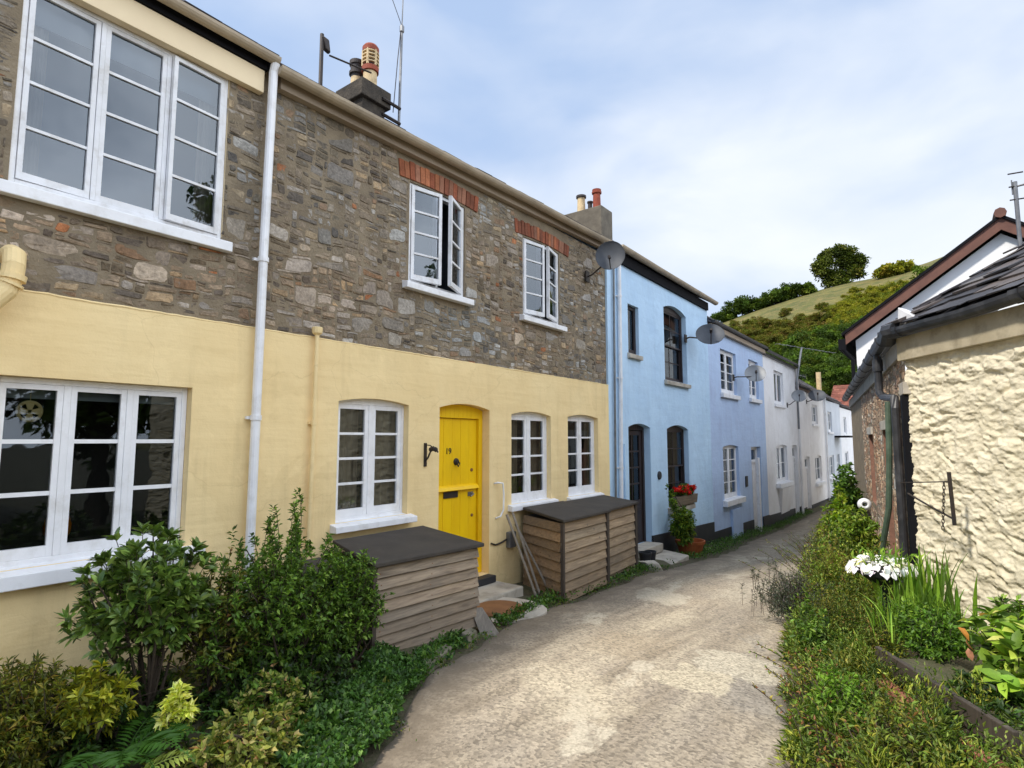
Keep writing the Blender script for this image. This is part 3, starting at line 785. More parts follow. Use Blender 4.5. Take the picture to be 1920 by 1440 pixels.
stones(sw, YS + .01, YB - .01, BND + .012, 5.05, [(w6.y0 - .015, w6.y1 + .015, 3.44, 5.2), (a6[0] - .02, a6[1] + .02, 4.72, 5.2), (w7.y0 - .015, w7.y1 + .015, 3.44, 5.2), (a7[0] - .02, a7[1] + .02, 4.72, 5.2)], -.035, seed=9)
brick_arch(sw, a6[0], a6[1], 4.72, .03, .20, -.035, seed=2)
brick_arch(sw, a7[0], a7[1], 4.71, .035, .19, -.035, seed=3)
window(hB, w3, 0, 2, 4, 1, Wm, M_['glass'], fw=.035, mw=.045, sill=(.06, .10, .08, Wm), stile=.045, bot=.075, bar=.024, curtain=.44, zpane=2.15, label='white arched window left of the yellow door')
f4 = window(hB, w4, 0, 2, 4, 1, Wm, M_['glass'], fw=.04, mw=.045, sill=(.08, .08, .085, Wm), stile=.05, bot=.08, bar=.026, curtain=.42, zpane=2.12, label='white arched window right of the yellow door')
window(hB, w5, 0, 2, 4, 1, Wm, M_['glass'], fw=.05, mw=.05, sill=(.05, .08, .07, Wm), stile=.04, bot=.075, bar=.026, curtain=.12, zpane=2.13, label='white arched window by the blue house')
window(hB, w6, -.035, 2, 4, 1, Wt, M_['glass_sky'], fw=.04, mw=.03, sill=(.09, .09, .09, Wm), stile=.04, bot=.06, bar=.022, room='room_blue', open_lights=((0, 13), (1, 24)), zpane=4.69, label='open upper casement window nearer the camera')
window(hB, w7, -.035, 2, 4, 1, Wt, M_['glass_sky'], fw=.04, mw=.03, sill=(.09, .09, .09, Wm), stile=.04, bot=.06, bar=.022, room='room_blue', open_lights=((0, 10), (1, 15)), zpane=4.68, label='open upper casement window nearer the blue house')
mb = MB(); rim = lambda y: 5.075 + .03 * (y - 2.8)
mb.prism([(-.034, YS + .08, rim(YS) - .125), (.045, YS + .08, rim(YS) - .125), (.045, YB - .03, rim(YB) - .125), (-.034, YB - .03, rim(YB) - .125)], [(-.034, YS + .08, rim(YS) + .05), (.045, YS + .08, rim(YS) + .05), (.045, YB - .03, rim(YB) + .05), (-.034, YB - .03, rim(YB) + .05)])
mb.build('fascia', M_['fascia'], hB, bevel=.004)
rowroof(hB, YS, YB, rim(YS) + .03, al=.03)
gutter(hB, YS + .005, YB - .02, .125, rim(YS), .066, M_['gutter'], slope=.03)
downpipe(hB, [(.05, 3.135, 2.80), (.05, 3.13, 1.9), (.05, 3.10, .1)], .02, M_['yellow'], (1.95,))
mb = MB(); mb.lathe([(.02, 0), (.045, .02), (.05, .07), (.044, .075), (.04, .03)], (.05, 3.135, 2.76), 12); mb.build('pipe_hopper', M_['yellow'], hB)

# yellow stable door
DY = M_['door_yellow']; xd = -.17
mb = MB(); mb.mat(DY)
mb.box(xd - .05, xd + .055, dB.y0 + .002, dB.y0 + .07, .142, 2.16); mb.box(xd - .05, xd + .055, dB.y1 - .075, dB.y1 - .002, .142, 2.16)
for k in range(10):
    a = dB.y0 + .07 + (dB.y1 - dB.y0 - .145) * k / 10; b = a + (dB.y1 - dB.y0 - .145) / 10
    mb.prism([(xd - .05, a, 2.06), (xd + .054, a, 2.06), (xd + .054, b, 2.06), (xd - .05, b, 2.06)], [(xd - .05, a, dB.top(a) - .002), (xd + .054, a, dB.top(a) - .002), (xd + .054, b, dB.top(b) - .002), (xd - .05, b, dB.top(b) - .002)])
for a, b in ((dB.y0 + .002, dB.y0 + .07), (dB.y1 - .075, dB.y1 - .002)):
    mb.prism([(xd - .05, a, 2.16), (xd + .053, a, 2.16), (xd + .053, b, 2.16), (xd - .05, b, 2.16)], [(xd - .05, a, dB.top(a) - .003), (xd + .053, a, dB.top(a) - .003), (xd + .053, b, dB.top(b) - .003), (xd - .05, b, dB.top(b) - .003)])
dfr = mb.build('door_frame', None, hB, bevel=.004)
def boards(y0, y1, z0, z1, n, x):
    mb = MB(); w = (y1 - y0) / n
    for k in range(n): mb.box(x - .04, x + .0012 * (k % 2), y0 + k * w + .0015, y0 + (k + 1) * w - .0015, z0, z1)
    return mb
ya, yb = dB.y0 + .073, dB.y1 - .078
lower = boards(ya, yb, .15, 1.185, 5, xd + .02).build('lower_leaf', DY, dfr, bevel=.003)
upper = boards(ya, yb, 1.195, 2.055, 5, xd + .02).build('upper_leaf', DY, dfr, bevel=.003)
mb = MB(); mb.prism([(xd + .02, ya, 1.19), (xd + .075, ya, 1.19), (xd + .075, yb, 1.19), (xd + .02, yb, 1.19)], [(xd + .02, ya, 1.25), (xd + .05, ya, 1.23), (xd + .05, yb, 1.23), (xd + .02, yb, 1.25)]); mb.build('weather_bar', DY, dfr, bevel=.004)
mb = MB(); mb.box(xd + .02, xd + .034, 5.05, 5.30, 1.10, 1.175); mb.build('letterbox', M_['dark_metal'], dfr, bevel=.004)
mb = MB(); mb.lathe([(.0, .03), (.03, .028), (.042, .012), (.045, 0)], (xd + .02, 5.27, 1.53), 16, (1, 0, 0)); mb.tube([(xd + .05, 5.27, 1.55), (xd + .06, 5.245, 1.51), (xd + .06, 5.27, 1.47), (xd + .06, 5.295, 1.51), (xd + .05, 5.27, 1.55)], .008, 6); mb.build('knocker', M_['dark_metal'], dfr)
mb = MB(); mb.lathe([(.0, .012), (.02, .01), (.022, 0)], (xd + .02, 5.56, 1.42), 12, (1, 0, 0)); mb.build('lock', M_['rust'], dfr)
mb = MB(); mb.lathe([(.0, .012), (.018, .01), (.02, 0)], (xd + .02, 5.57, .86), 12, (1, 0, 0)); mb.build('lock', M_['rust'], dfr)
mb = MB(); mb.box(xd + .021, xd + .03, 5.49, 5.59, 1.10, 1.15); mb.tube([(xd + .03, 5.54, 1.125), (xd + .075, 5.54, 1.125), (xd + .08, 5.48, 1.10)], .01, 8); mb.build('latch', M_['metal'], dfr)
def text_mesh(name, body, size, parent, mat, origin, yaw=math.pi / 2, thick=.006):
    cu = bpy.data.curves.new(name, 'FONT'); cu.body = body; cu.size = size; cu.extrude = thick / 2; cu.align_x = 'CENTER'
    tmp = bpy.data.objects.new('tmp_text', cu); COL.objects.link(tmp)
    me = bpy.data.meshes.new_from_object(tmp.evaluated_get(bpy.context.evaluated_depsgraph_get()))
    bpy.data.objects.remove(tmp)
    mt = Matrix.Translation(Vector(origin) - Vector(wloc(parent))) @ Matrix.Rotation(yaw, 4, 'Z') @ Matrix.Rotation(math.pi / 2, 4, 'X')
    me.transform(mt); me.materials.clear(); me.materials.append(mat)
    o = bpy.data.objects.new(name, me); COL.objects.link(o); o.parent = parent
    return o
text_mesh('house_number', '19', .105, dfr, M_['dark_metal'], (xd + .026, 5.13, 1.625))

# chimneys of the stone terrace
def stack(parent, x, y, sx, sy, z0, z1, m, cap=None):
    mb = MB(); mb.mat(m); mb.box(x - sx / 2, x + sx / 2, y - sy / 2, y + sy / 2, z0, z1)
    if cap:
        mb.box(x - sx / 2 - .07, x + sx / 2 + .07, y - sy / 2 - .07, y + sy / 2 + .07, z1 - cap, z1 - .03)
        mb.box(x - sx / 2 - .03, x + sx / 2 + .03, y - sy / 2 - .03, y + sy / 2 + .03, z1 - .03, z1 + .0)
    o = mb.build('chimney', None, parent, bevel=.02)
    return o
# stack 1: cap corner W(680,140) at x = -2.5
CX = -2.5
c1 = stack(hB, CX - .35, 5.85, .56, .47, 5.8, 7.64, M_['chimney'], .32)
p1 = W(683, 136, CX - .28); chimney_pot(c1, (CX - .2, 5.86, 7.63), .125, .74, M_['pot_cream'], 'louvre')
chimney_pot(c1, (CX - .50, 5.82, 7.63), .115, .56, M_['pot_cream'], 'sooty', M_['pot_dark'])
# stack 2 above the party wall with the blue house: pale roughcast
c2 = stack(hB, -3.12, 13.94, 1.25, .66, 6.0, 8.18, M_['chimney_pale'])

# ---- blue cottage
hC = house('blue_cottage', 'sky blue rendered cottage with dark sash windows and a black door', 11.5)
c2.parent = hC; c2.location = tuple(wloc(hB) - wloc(hC))
for (px, py, top, m, kd) in ((1117, 385, 350, 'pot_red', 'roll'), (1074, 400, 368, 'pot_cream', 'cap')):
    pb = W(px, py, -2.8 if kd == 'roll' else -3.25)
    chimney_pot(c2, (-2.8 if kd == 'roll' else -3.3, 13.93, 8.17), .12 if kd == 'roll' else .12, .62 if kd == 'roll' else .5, M_[m], kd)
chimney_pot(c2, (-3.08, 14.05, 8.17), .07, .34, M_['pot_dark'], 'cap')
w8 = Op(9.85, 10.33, 3.42, 4.36, 0, .12); w9 = Op(11.6, 12.93, 3.06, 4.62, .11, .16)
w10 = Op(11.62, 12.87, .40, 2.02, .09, .16); dC = Op(9.78, 10.76, -.18, 2.03, .07, .16)
def plain_front(parent, y0, y1, zt, ops, m, zpl, zb=-1.6, name='rendered_wall'):
    mb = MB(); mb.mat(M_[m])
    facade(mb, y0, y1, zb, zt, ops, 0.0, M_[m])
    mb.mat(M_[m]); body_box(mb, y0, y1, zb, zt, -.002)
    gable_ends(mb, y0, y1, zt, -3.0, zt + 1.85, -.01)
    wl = mb.build(name, None, parent)
    if zpl:
        mb = MB(); segs = []
        cuts = sorted([y0, y1] + [c for o in ops if o.z0 < zpl(o.y0) for c in (o.y0, o.y1)])
        for a, b in zip(cuts[:-1], cuts[1:]):
            if any(o.y0 - .01 < (a + b) / 2 < o.y1 + .01 and o.z0 < zpl((a + b) / 2) for o in ops): continue
            mb.prism([(-.02, a, zb), (.018, a, zb), (.018, b, zb), (-.02, b, zb)], [(-.02, a, zpl(a)), (.018, a, zpl(a)), (.018, b, zpl(b)), (-.02, b, zpl(b))])
        mb.build('plinth', M_['plinth'], parent)
    return wl
plain_front(hC, YB, YL, 5.20, [w8, w9, w10, dC], 'blue', lambda y: float(np.interp(y, [9, 12.2, 14.5], [.02, -.12, -.21])))
Br = M_['brown']; GD = M_['glass_dark']; SC_ = M_['concrete']
window(hC, w8, 0, 1, 1, 1, Br, GD, fw=.03, sill=(.05, .06, .10, SC_), label='narrow dark upper window')
window(hC, w9, 0, 1, 4, 2, Br, GD, fw=.05, sill=(.05, .07, .10, SC_), curtain=.22, zpane=4.60, sash_style=True, label='arched dark upper sash window')
window(hC, w10, 0, 1, 4, 2, Br, GD, fw=.05, sill=(.06, .10, .12, SC_), curtain=.3, zpane=2.0, sash_style=True, label='arched dark sash window behind red geraniums')
mb = MB(); mb.mat(Br); x = -.16
mb.box(x - .05, x + .03, dC.y0 + .002, dC.y0 + .07, -.178, 2.02); mb.box(x - .05, x + .03, dC.y1 - .07, dC.y1 - .002, -.178, 2.02)
for k in range(10):
    a = dC.y0 + .002 + (dC.y1 - dC.y0 - .004) * k / 10; b = a + (dC.y1 - dC.y0 - .004) / 10
    mb.prism([(x - .05, a, 1.98), (x + .031, a, 1.98), (x + .031, b, 1.98), (x - .05, b, 1.98)], [(x - .05, a, dC.top(a) - .003), (x + .031, a, dC.top(a) - .003), (x + .031, b, dC.top(b) - .003), (x - .05, b, dC.top(b) - .003)])
ff = mb.build('door_frame', None, hC, bevel=.004)
mb = MB(); mb.mat(Br); sash(mb, dC.y0 + .075, dC.y1 - .075, .55, 1.97, x, 4, 2, .09, .03, .04, gm=GD, fm=Br); mb.mat(Br)
mb.box(x - .04, x, dC.y0 + .075, dC.y1 - .075, -.17, .548); mb.box(x - .002, x + .012, dC.y0 + .17, dC.y1 - .17, -.02, .45)
mb.build('door', None, ff, bevel=.004)
mb = MB(); mb.lathe([(0, .05), (.025, .045), (.03, .03), (.012, .015), (.012, 0)], (x, dC.y0 + .12, .75), 12, (1, 0, 0)); mb.build('door_knob', M_['metal'], ff)
mb = MB(); mb.box(-.9, x - .06, dC.y0 - .1, dC.y1 + .1, -.2, 2.2); mb.build('hallway', M_['room'], ff)
mb = MB(); mb.box(-.001, .05, YB + .25, YL - .03, 5.045, 5.235); mb.build('fascia', M_['black'], hC)
rowroof(hC, YB, YL, 5.30)
gutter(hC, YB + .3, YL + .35, .125, 5.31, .07, M_['gutter'])
downpipe(hC, [(.05, 9.42, 5.0), (.05, 9.40, 3.0), (.05, 9.32, -.15)], .036, Wm, (4.4, 2.9, 1.3))
downpipe(hC, [(.04, 9.22, 4.95), (.04, 9.18, 2.5), (.04, 9.14, .2)], .02, M_['metal'], ())
downpipe(hC, [(.03, 9.55, 1.72), (.03, 9.55, .1)], .016, M_['blue'], ())
mb = MB(); mb.lathe([(0, .03), (.075, .03), (.085, .015), (.085, 0)], (.0, 11.15, 1.08), 20, (1, 0, 0)); mb.build('wall_plaque', M_['plinth'], hC)

# ---- lilac cottage
YW1, YW2, YW3, YP, YE = 19.95, 25.05, 31.5, 36.9, 45.6
hD = house('lilac_cottage', 'lilac rendered cottage with white casement windows and a white-framed porch post', 17)
w11 = Op(15.43, 16.87, 3.04, 4.22, 0, .13); w12 = Op(18.2, 19.3, 3.06, 4.24, 0, .13)
w13 = Op(15.38, 16.8, .24, 1.6, .05, .13); dD = Op(18.1, 19.22, -1.02, 1.58, 0, .16)
plain_front(hD, YL, YW1, 4.72, [w11, w12, w13, dD], 'lilac', lambda y: float(np.interp(y, [14.4, 20], [-.45, -.6])))
window(hD, w11, 0, 2, 4, 1, Wm, M_['glass'], fw=.06, mw=.08, sill=(.08, .08, .13, Wm), curtain=.2, label='upper window nearer the blue house')
window(hD, w12, 0, 2, 4, 1, Wm, M_['glass'], fw=.06, mw=.08, sill=(.08, .08, .13, Wm), curtain=.2, label='upper window behind a satellite dish')
window(hD, w13, 0, 2, 4, 1, Wm, M_['glass'], fw=.06, mw=.08, sill=(.14, .12, .16, Wm), curtain=.3, zpane=1.59, label='ground floor window')
def simple_door(parent, op, m, fm, transom=True, lab=None):
    mb = MB(); mb.mat(fm); x = -op.depth
    mb.box(x - .05, x + .05, op.y0 + .002, op.y0 + .07, op.z0, op.z1 - .002); mb.box(x - .05, x + .05, op.y1 - .07, op.y1 - .002, op.z0, op.z1 - .002); mb.box(x - .05, x + .049, op.y0 + .07, op.y1 - .07, op.z1 - .07, op.z1 - .002)
    fr = mb.build('door_frame', None, parent, bevel=.004)
    zt = op.z1 - .07
    if transom:
        mb = MB(); mb.mat(fm); mb.box(x - .05, x + .045, op.y0 + .07, op.y1 - .07, zt - .42, zt - .36); sash(mb, op.y0 + .072, op.y1 - .072, zt - .36, zt - .001, x + .02, 1, 1, .03, gm=M_['glass'], fm=fm); mb.build('fanlight', None, fr); zt -= .42
        mb = MB(); mb.box(-.7, x - .06, op.y0 - .05, op.y1 + .05, op.z0, op.z1 + .1); mb.build('hallway', M_['room'], fr)
    mb = MB(); mb.box(x - .03, x + .01, op.y0 + .075, op.y1 - .075, op.z0 + .02, zt - .002)
    h = zt - op.z0; yy = (op.y0 + op.y1) / 2
    for a, b in ((op.y0 + .15, yy - .04), (yy + .04, op.y1 - .15)):
        for c, d in ((.12, .42), (.5, .9)): mb.box(x + .01, x + .022, a, b, op.z0 + h * c, op.z0 + h * d)
    mb.build('door', M_[m] if isinstance(m, str) else m, fr, bevel=.005)
    mb = MB(); mb.lathe([(0, .05), (.025, .045), (.03, .03), (.012, .015), (.012, 0)], (x + .01, op.y0 + .14, op.z0 + 1.0), 10, (1, 0, 0)); mb.build('door_knob', M_['metal'], fr)
    return fr
simple_door(hD, dD, 'white', Wm)
mb = MB(); mb.box(.0, .10, 18.52, 18.66, -1.05, 1.25); mb.build('porch_post', Wm, hD, bevel=.01)
mb = MB(); mb.box(-.01, .07, 15.85, 16.75, -1.1, -.05); mb.build('window_pier', M_['lilac'], hD, bevel=.01)
mb = MB(); mb.box(-.01, .1, YL + .02, YW1, 4.60, 4.72); mb.build('fascia', M_['fascia'], hD)
rowroof(hD, YL, YW1, 4.79, m=.66)
gutter(hD, YL + .03, YW1, .135, 4.80, .065, M_['gutter_black'])
mb = MB(); mb.box(.0, .03, 17.35, 17.55, .45, .75); mb.build('meter_box', M_['plinth'], hD, bevel=.005)

# ---- white cottages further down
hE = house('white_cottage', 'tall white cottage between the lilac cottage and the television aerial pole', 22)
w14 = Op(21.42, 22.85, 3.05, 4.22, 0, .12); w15 = Op(21.25, 23.0, .32, 1.56, .05, .13); dE = Op(23.9, 24.85, -1.12, 1.56, .03, .14)
plain_front(hE, YW1, YW2, 4.66, [w14, w15, dE], 'white_wall', lambda y: float(np.interp(y, [20, 25], [-.62, -.8])))
window(hE, w14, 0, 2, 1, 1, Wm, M_['glass'], fw=.06, mw=.10, sill=(.08, .07, .12, Wm), curtain=.45, label='upper window')
window(hE, w15, 0, 2, 2, 1, Wm, M_['glass'], fw=.06, mw=.08, sill=(.16, .16, .16, Wm), curtain=.3, zpane=1.54, label='ground floor window')
simple_door(hE, dE, 'white', Wm)
mb = MB(); mb.prism([(0, 21.6, -.75), (.02, 21.6, -.75), (.02, 22.9, -.75), (0, 22.9, -.75)], [(0, 21.3, .14), (.16, 21.3, .14), (.16, 23.0, .14), (0, 23.0, .14)]); mb.build('sill_bracket', M_['pink_white'], hE)
mb = MB(); mb.box(-.01, .08, YW1, YW2, 4.58, 4.66); mb.build('fascia', M_['gutter_black'], hE)
rowroof(hE, YW1, YW2, 4.74, m=.66)
gutter(hE, YW1, YW2, .135, 4.74, .065, M_['gutter_black'])
downpipe(hE, [(.08, 24.95, 4.6), (.08, 24.95, -1.1)], .05, M_['pink_white'], (2.4,))

hF = house('white_cottage', 'low pinkish white cottage with a pale slate roof beyond the aerial pole', 28)
w16 = Op(28.35, 29.75, 2.5, 3.36, 0, .12); w17 = Op(28.55, 30.2, -.1, 1.02, .05, .13); dF = Op(26.2, 27.35, -1.2, 1.06, .03, .14)
plain_front(hF, YW2, YW3, 3.9, [w16, w17, dF], 'pink_white', lambda y: float(np.interp(y, [25, 31.5], [-.92, -1.0])))
window(hF, w16, 0, 2, 2, 1, Wm, M_['glass'], fw=.06, mw=.10, sill=(.1, .07, .12, Wm), curtain=.45, label='upper window')
window(hF, w17, 0, 2, 2, 1, Wm, M_['glass'], fw=.06, mw=.08, sill=(.16, .12, .14, Wm), curtain=.3, zpane=1.0, label='ground floor window')
simple_door(hF, dF, 'pink_white', Wm)
rowroof(hF, YW2, YW3, 3.98, m=.72)
gutter(hF, YW2, YW3, .135, 3.98, .065, M_['gutter_black'])
mb = MB(); mb.box(-.01, .08, YW2, YW3, 3.78, 3.9); mb.build('fascia', M_['brown'], hF)
downpipe(hF, [(.08, 31.4, 3.9), (.08, 31.4, -1.1)], .05, Wm, (2.4,))
mb = MB(); mb.tube([(-.1, 31.2, 3.9), (-.1, 31.2, 5.05)], .11, 12); mb.build('flue', M_['pot_cream'], hF)

hG = house('white_cottage', 'pale grey white cottage with a dark canopy at the far end of the terrace', 34)
w18 = Op(32.6, 33.9, 2.2, 3.2, 0, .12); w19 = Op(32.4, 34.0, -.1, 1.0, 0, .12); dG = Op(34.9, 36.0, -1.2, 1.0, 0, .14)
plain_front(hG, YW3, YP, 3.75, [w18, w19, dG], 'pale_blue', lambda y: -1.0)
window(hG, w18, 0, 2, 2, 1, Wm, M_['glass'], fw=.06, mw=.10, sill=(.1, .07, .12, Wm), curtain=.4, label='upper window')
window(hG, w19, 0, 2, 2, 1, Wm, M_['glass'], fw=.06, mw=.10, sill=(.1, .1, .12, Wm), curtain=.4, label='ground floor window')
simple_door(hG, dG, 'pale_blue', Wm)
rowroof(hG, YW3, YP, 3.85, m=.66)
mb = MB(); mb.box(0, .7, 34.5, 36.4, 1.9, 2.0); mb.build('canopy', M_['slate'] if False else M_['black'], hG)
hH = house('end_cottage', 'last pale cottage of the terrace half hidden behind the black gutter', 39)
w20 = Op(38.2, 39.5, 2.1, 3.1, 0, .12); w21 = Op(38.0, 39.6, -.1, 1.1, 0, .12)
plain_front(hH, YP, YE, 3.6, [w20, w21], 'white_wall', lambda y: -1.0)
window(hH, w20, 0, 2, 2, 1, Wm, M_['glass'], fw=.06, mw=.10, sill=(.1, .07, .12, Wm), curtain=.4, label='upper window')
window(hH, w21, 0, 2, 2, 1, Wm, M_['glass'], fw=.06, mw=.10, sill=(.1, .1, .12, Wm), curtain=.4, label='ground floor window')
rowroof(hH, YP, YE, 3.7, m=.5)

# red tiled house closing the view
hI = thing('red_roofed_house', 'distant house with a red tiled roof at the end of the lane', 'house', (2, 46, -1.2))
mb = MB(); mb.mat(M_['pink_white']); mb.box(-1.5, 9, 46, 52, -1.2, 3.95)
w22 = Op(0, 1, 0, 1)
mb.build('rendered_wall', None, hI)
slate_roof(hI, (9.3, 45.7, 4.0), (-1, 0, 0), (0, 3, 1.75), 11.1, 3.6, .35, .3, M_['red_tile'], [lin(122, 72, 58), lin(108, 62, 50), lin(132, 82, 66)], 'roof', th=.02)
mb = MB(); mb.prism([(-1.8, 49, 5.7), (9.3, 49, 5.7), (9.3, 52.3, 3.9), (-1.8, 52.3, 3.9)], [(-1.8, 49, 5.74), (9.3, 49, 5.74), (9.3, 52.3, 3.95), (-1.8, 52.3, 3.95)]); mb.build('back_slope', M_['pot_red'], hI)
for xx in (.6, 3.0):
    mb = MB(); sash(mb, xx, xx + 1.0, 1.6, 2.8, 0, 2, 2, .06, gm=M_['glass_dark'], fm=Wm)
    mb.v = [(p[1], 45.97 - p[0] * 1.0 - .03, p[2]) for p in mb.v]
    mb.build('window', None, hI)

# ================================================================== RIGHT-HAND COTTAGE (rough cream wall, brick lane wall)
C0 = np.array([4.31, 8.35, 0.0])
dA = np.array([.577, -.817, 0]); nA = np.array([-.817, -.577, 0]); phA = math.atan2(nA[1], nA[0])
dB_ = np.array([-.1545, .988, 0]); nB = np.array([-.988, -.1545, 0]); phB = math.atan2(nB[1], nB[0])
hR = thing('roadside_cottage', 'old roadside cottage with lumpy cream end wall, slate roof and black gutters', 'house', C0)
def rot_build(mb, name, mat, ph, parent=None, **k):
    o = mb.build(name, mat, parent or hR, **k)
    if parent is None: o.rotation_euler.z = ph
    return o
OX, OY = C0[0], C0[1]
# cream rough wall as a displaced sheet (local x = outward, y = along dA)
ns, nz_ = 380, 300; Lw, Hw = 4.6, 3.1
V = np.zeros((nz_, ns, 3)); nn = lambda a, b, c: mnoise.noise(Vector((a, b, c)))
for j in range(nz_):
    z = -.35 + Hw * j / (nz_ - 1)
    for i in range(ns):
        s = Lw * i / (ns - 1)
        w1_ = nn(s * 1.2, z * 1.7, 7); w2_ = nn(s * 3.4, z * 4.0, 2); w3_ = nn(s * 9, z * 11, 4)
        p = z * 6.2 + 1.7 * w1_ + .9 * w2_ + .22 * w3_ + .35 * s
        f1 = 1 - (p - math.floor(p)); p2 = z * 13 - 2.1 * w1_ + 1.3 * w2_ + .5 * w3_ - .8 * s; f2 = 1 - (p2 - math.floor(p2))
        k1 = max(0, min(1, .45 + 1.5 * nn(s * 2.1, z * 3.2, 31 + math.floor(p) * 3.7))); k2 = max(0, min(1, .3 + 1.6 * nn(s * 4.2, z * 5, 51 + math.floor(p2) * 2.3)))
        soft = lambda f: f * f * (3 - 2 * f)
        vd = mnoise.voronoi(Vector((s * 2.9 + .5 * w2_ + .12 * w3_, z * 5.4 + .6 * w1_ + .3 * w2_, 3)))[0]; e_ = min(1, (vd[1] - vd[0]) * 2.2); vd2 = mnoise.voronoi(Vector((s * 8 + .6 * w3_, z * 12 + .5 * w2_, 8)))[0]; e2_ = min(1, (vd2[1] - vd2[0]) * 2)
        rg = 1 - 2 * abs(nn(s * 2.6, z * 6.5 + .8 * w1_, 13)); rg2 = 1 - 2 * abs(nn(s * 6.5, z * 13 + .5 * w2_, 17)); h = .024 * soft(e_) * (.5 + .8 * k2) + .006 * soft(e2_) + .014 * k1 * soft(f1) - .016 * max(0, rg - .3) * k2 + .012 * rg2 + .014 * w2_ + .013 * w3_ + .009 * nn(s * 22, z * 34, 9) + .005 * nn(s * 45, z * 60, 6) + .012 * w1_
        V[j, i] = (OX + h - .03, OY + s, z)
idx = np.arange(ns * nz_).reshape(nz_, ns)
Fq = np.stack([idx[:-1, :-1], idx[:-1, 1:], idx[1:, 1:], idx[1:, :-1]], -1).reshape(-1, 4)
o = np_mesh('end_wall', V.reshape(-1, 3), Fq, None, M_['rough_cream'], hR, smooth=True); o.rotation_euler.z = phA
mb = MB(); mb.box(OX - .02, OX + .07, OY - .02, OY + Lw, 2.74, 3.02); rot_build(mb, 'fascia', M_['cream'] if False else paint('dirty_cream_board', lin(188, 176, 150), lin(160, 148, 122), .8, 3, (40, .4, .006), dirt=(lin(116, 106, 86), .7, 4)), phA, bevel=.006)
# lane wall in brick and stone (local y runs towards the camera, so the far end is negative)
LB = 13.0
oBd = Op(OY - .25, OY - .03, -.3, 2.34, 0, .12)
oB1 = Op(OY - 3.1, OY - 2.25, -.6, 1.95, 0, .2); oB2 = Op(OY - 6.2, OY - 5.2, .5, 1.9, 0, .2)
mb = MB(); mb.mat(M_['mortar']); facade(mb, OY - LB, OY, -1.3, 3.0, [oBd, oB1, oB2], OX, M_['brick_edge'])
mb.mat(M_['mortar']); mb.add([(OX, OY - LB, -1.3), (OX - 5, OY - LB, -1.3), (OX - 5, OY - LB, 3.0), (OX, OY - LB, 3.0)], [(3, 2, 1, 0)])
bw = rot_build(mb, 'brick_wall', None, phB)
_S = STONES[:]; STONES[:] = [((178, 142, 112), 3), ((158, 122, 98), 2.5), ((188, 158, 126), 2.5), ((150, 134, 114), 2.5), ((200, 176, 146), 2), ((132, 108, 90), 1.5), ((212, 202, 180), 1)]
stones(bw, OY - 8.0, OY - .01, -1.1, 2.9, [(oBd.y0 - .02, oBd.y1 + .06, -1, 2.5), (oB1.y0 - .06, oB1.y1 + .06, -1.2, 2.14), (oB2.y0 - .06, oB2.y1 + .06, .4, 2.1)], OX, .01, 21)
STONES[:] = _S
for (o_, zt, m) in ((oBd, 2.34, 'concrete'), (oB1, 1.95, 'concrete'), (oB2, 1.9, 'concrete')):
    mb = MB(); mb.box(OX - .1, OX + .035, o_.y0 - .1, o_.y1 + .06, zt + .002, zt + .15); mb.build('lintel', M_[m], bw, bevel=.006)
mb = MB(); mb.box(OX - .1, OX - .05, oBd.y0 + .002, oBd.y1 - .002, -.3, 2.338); mb.box(OX - .05, OX + .05, oBd.y1 - .14, oBd.y1 + .03, -.3, 2.335); mb.build('black_door', M_['black'], bw, bevel=.006)
mb = boards(oB1.y0 + .01, oB1.y1 - .01, -.6, 1.94, 6, OX - .15); mb.build('plank_door', M_['wood_old'], bw, bevel=.003)
mb = MB(); sash(mb, oB2.y0 + .01, oB2.y1 - .01, .51, 1.89, OX - .14, 3, 2, .06, gm=M_['glass_dark'], fm=M_['wood_old']); mb.build('window', None, bw)
mb = MB(); mb.box(OX - .02, OX + .05, OY - LB, OY - .0, 2.80, 3.02); rot_build(mb, 'fascia', paint('grey_board', lin(170, 162, 148), lin(140, 132, 120), .8, 3, (40, .3, .005)), phB, bevel=.005)
# gutters
GBk = M_['gutter_black']
def seg_gutter(y0, y1, z, ph, r, step, name='gutter', s=0):
    mb = MB(); k = 9; n = max(3, int((y1 - y0) / .25)); vs = []
    for i in range(n + 1):
        y = y0 + (y1 - y0) * i / n; dz = .03 * mnoise.noise(Vector((y * .9, s, 5)))
        for j in range(k):
            a = math.pi * .92 + math.pi * 1.16 * j / (k - 1); vs.append((OX + .15 + r * math.cos(a), y, z + dz + r * math.sin(a)))
    mb.add(vs, [(i * k + j, (i + 1) * k + j, (i + 1) * k + j + 1, i * k + j + 1) for i in range(n) for j in range(k - 1)])
    y = y0 + .3
    while y < y1:
        dz = .03 * mnoise.noise(Vector((y * .9, s, 5)))
        for q in (0,):
            vs = []
            for yy in (y - .05, y + .05):
                for j in range(k):
                    a = math.pi * .9 + math.pi * 1.2 * j / (k - 1); vs.append((OX + .15 + r * 1.14 * math.cos(a), yy, z + dz + r * 1.14 * math.sin(a)))
            mb.add(vs, [(j, k + j, k + j + 1, j + 1) for j in range(k - 1)])
        y += step
    o = rot_build(mb, name, GBk, ph)
    sm = o.modifiers.new('solid', 'SOLIDIFY'); sm.thickness = .012
    return o
seg_gutter(OY - LB, OY + .10, 3.10, phB, .085, 1.1, s=1)
seg_gutter(OY - .12, OY + Lw, 3.09, phA, .08, 1.7, s=2)
def P_B(s, out, z): return C0 + dB_ * s + nB * out + np.array([0, 0, z])
def P_A(s, out, z): return C0 + dA * s + nA * out + np.array([0, 0, z])
mb = MB()
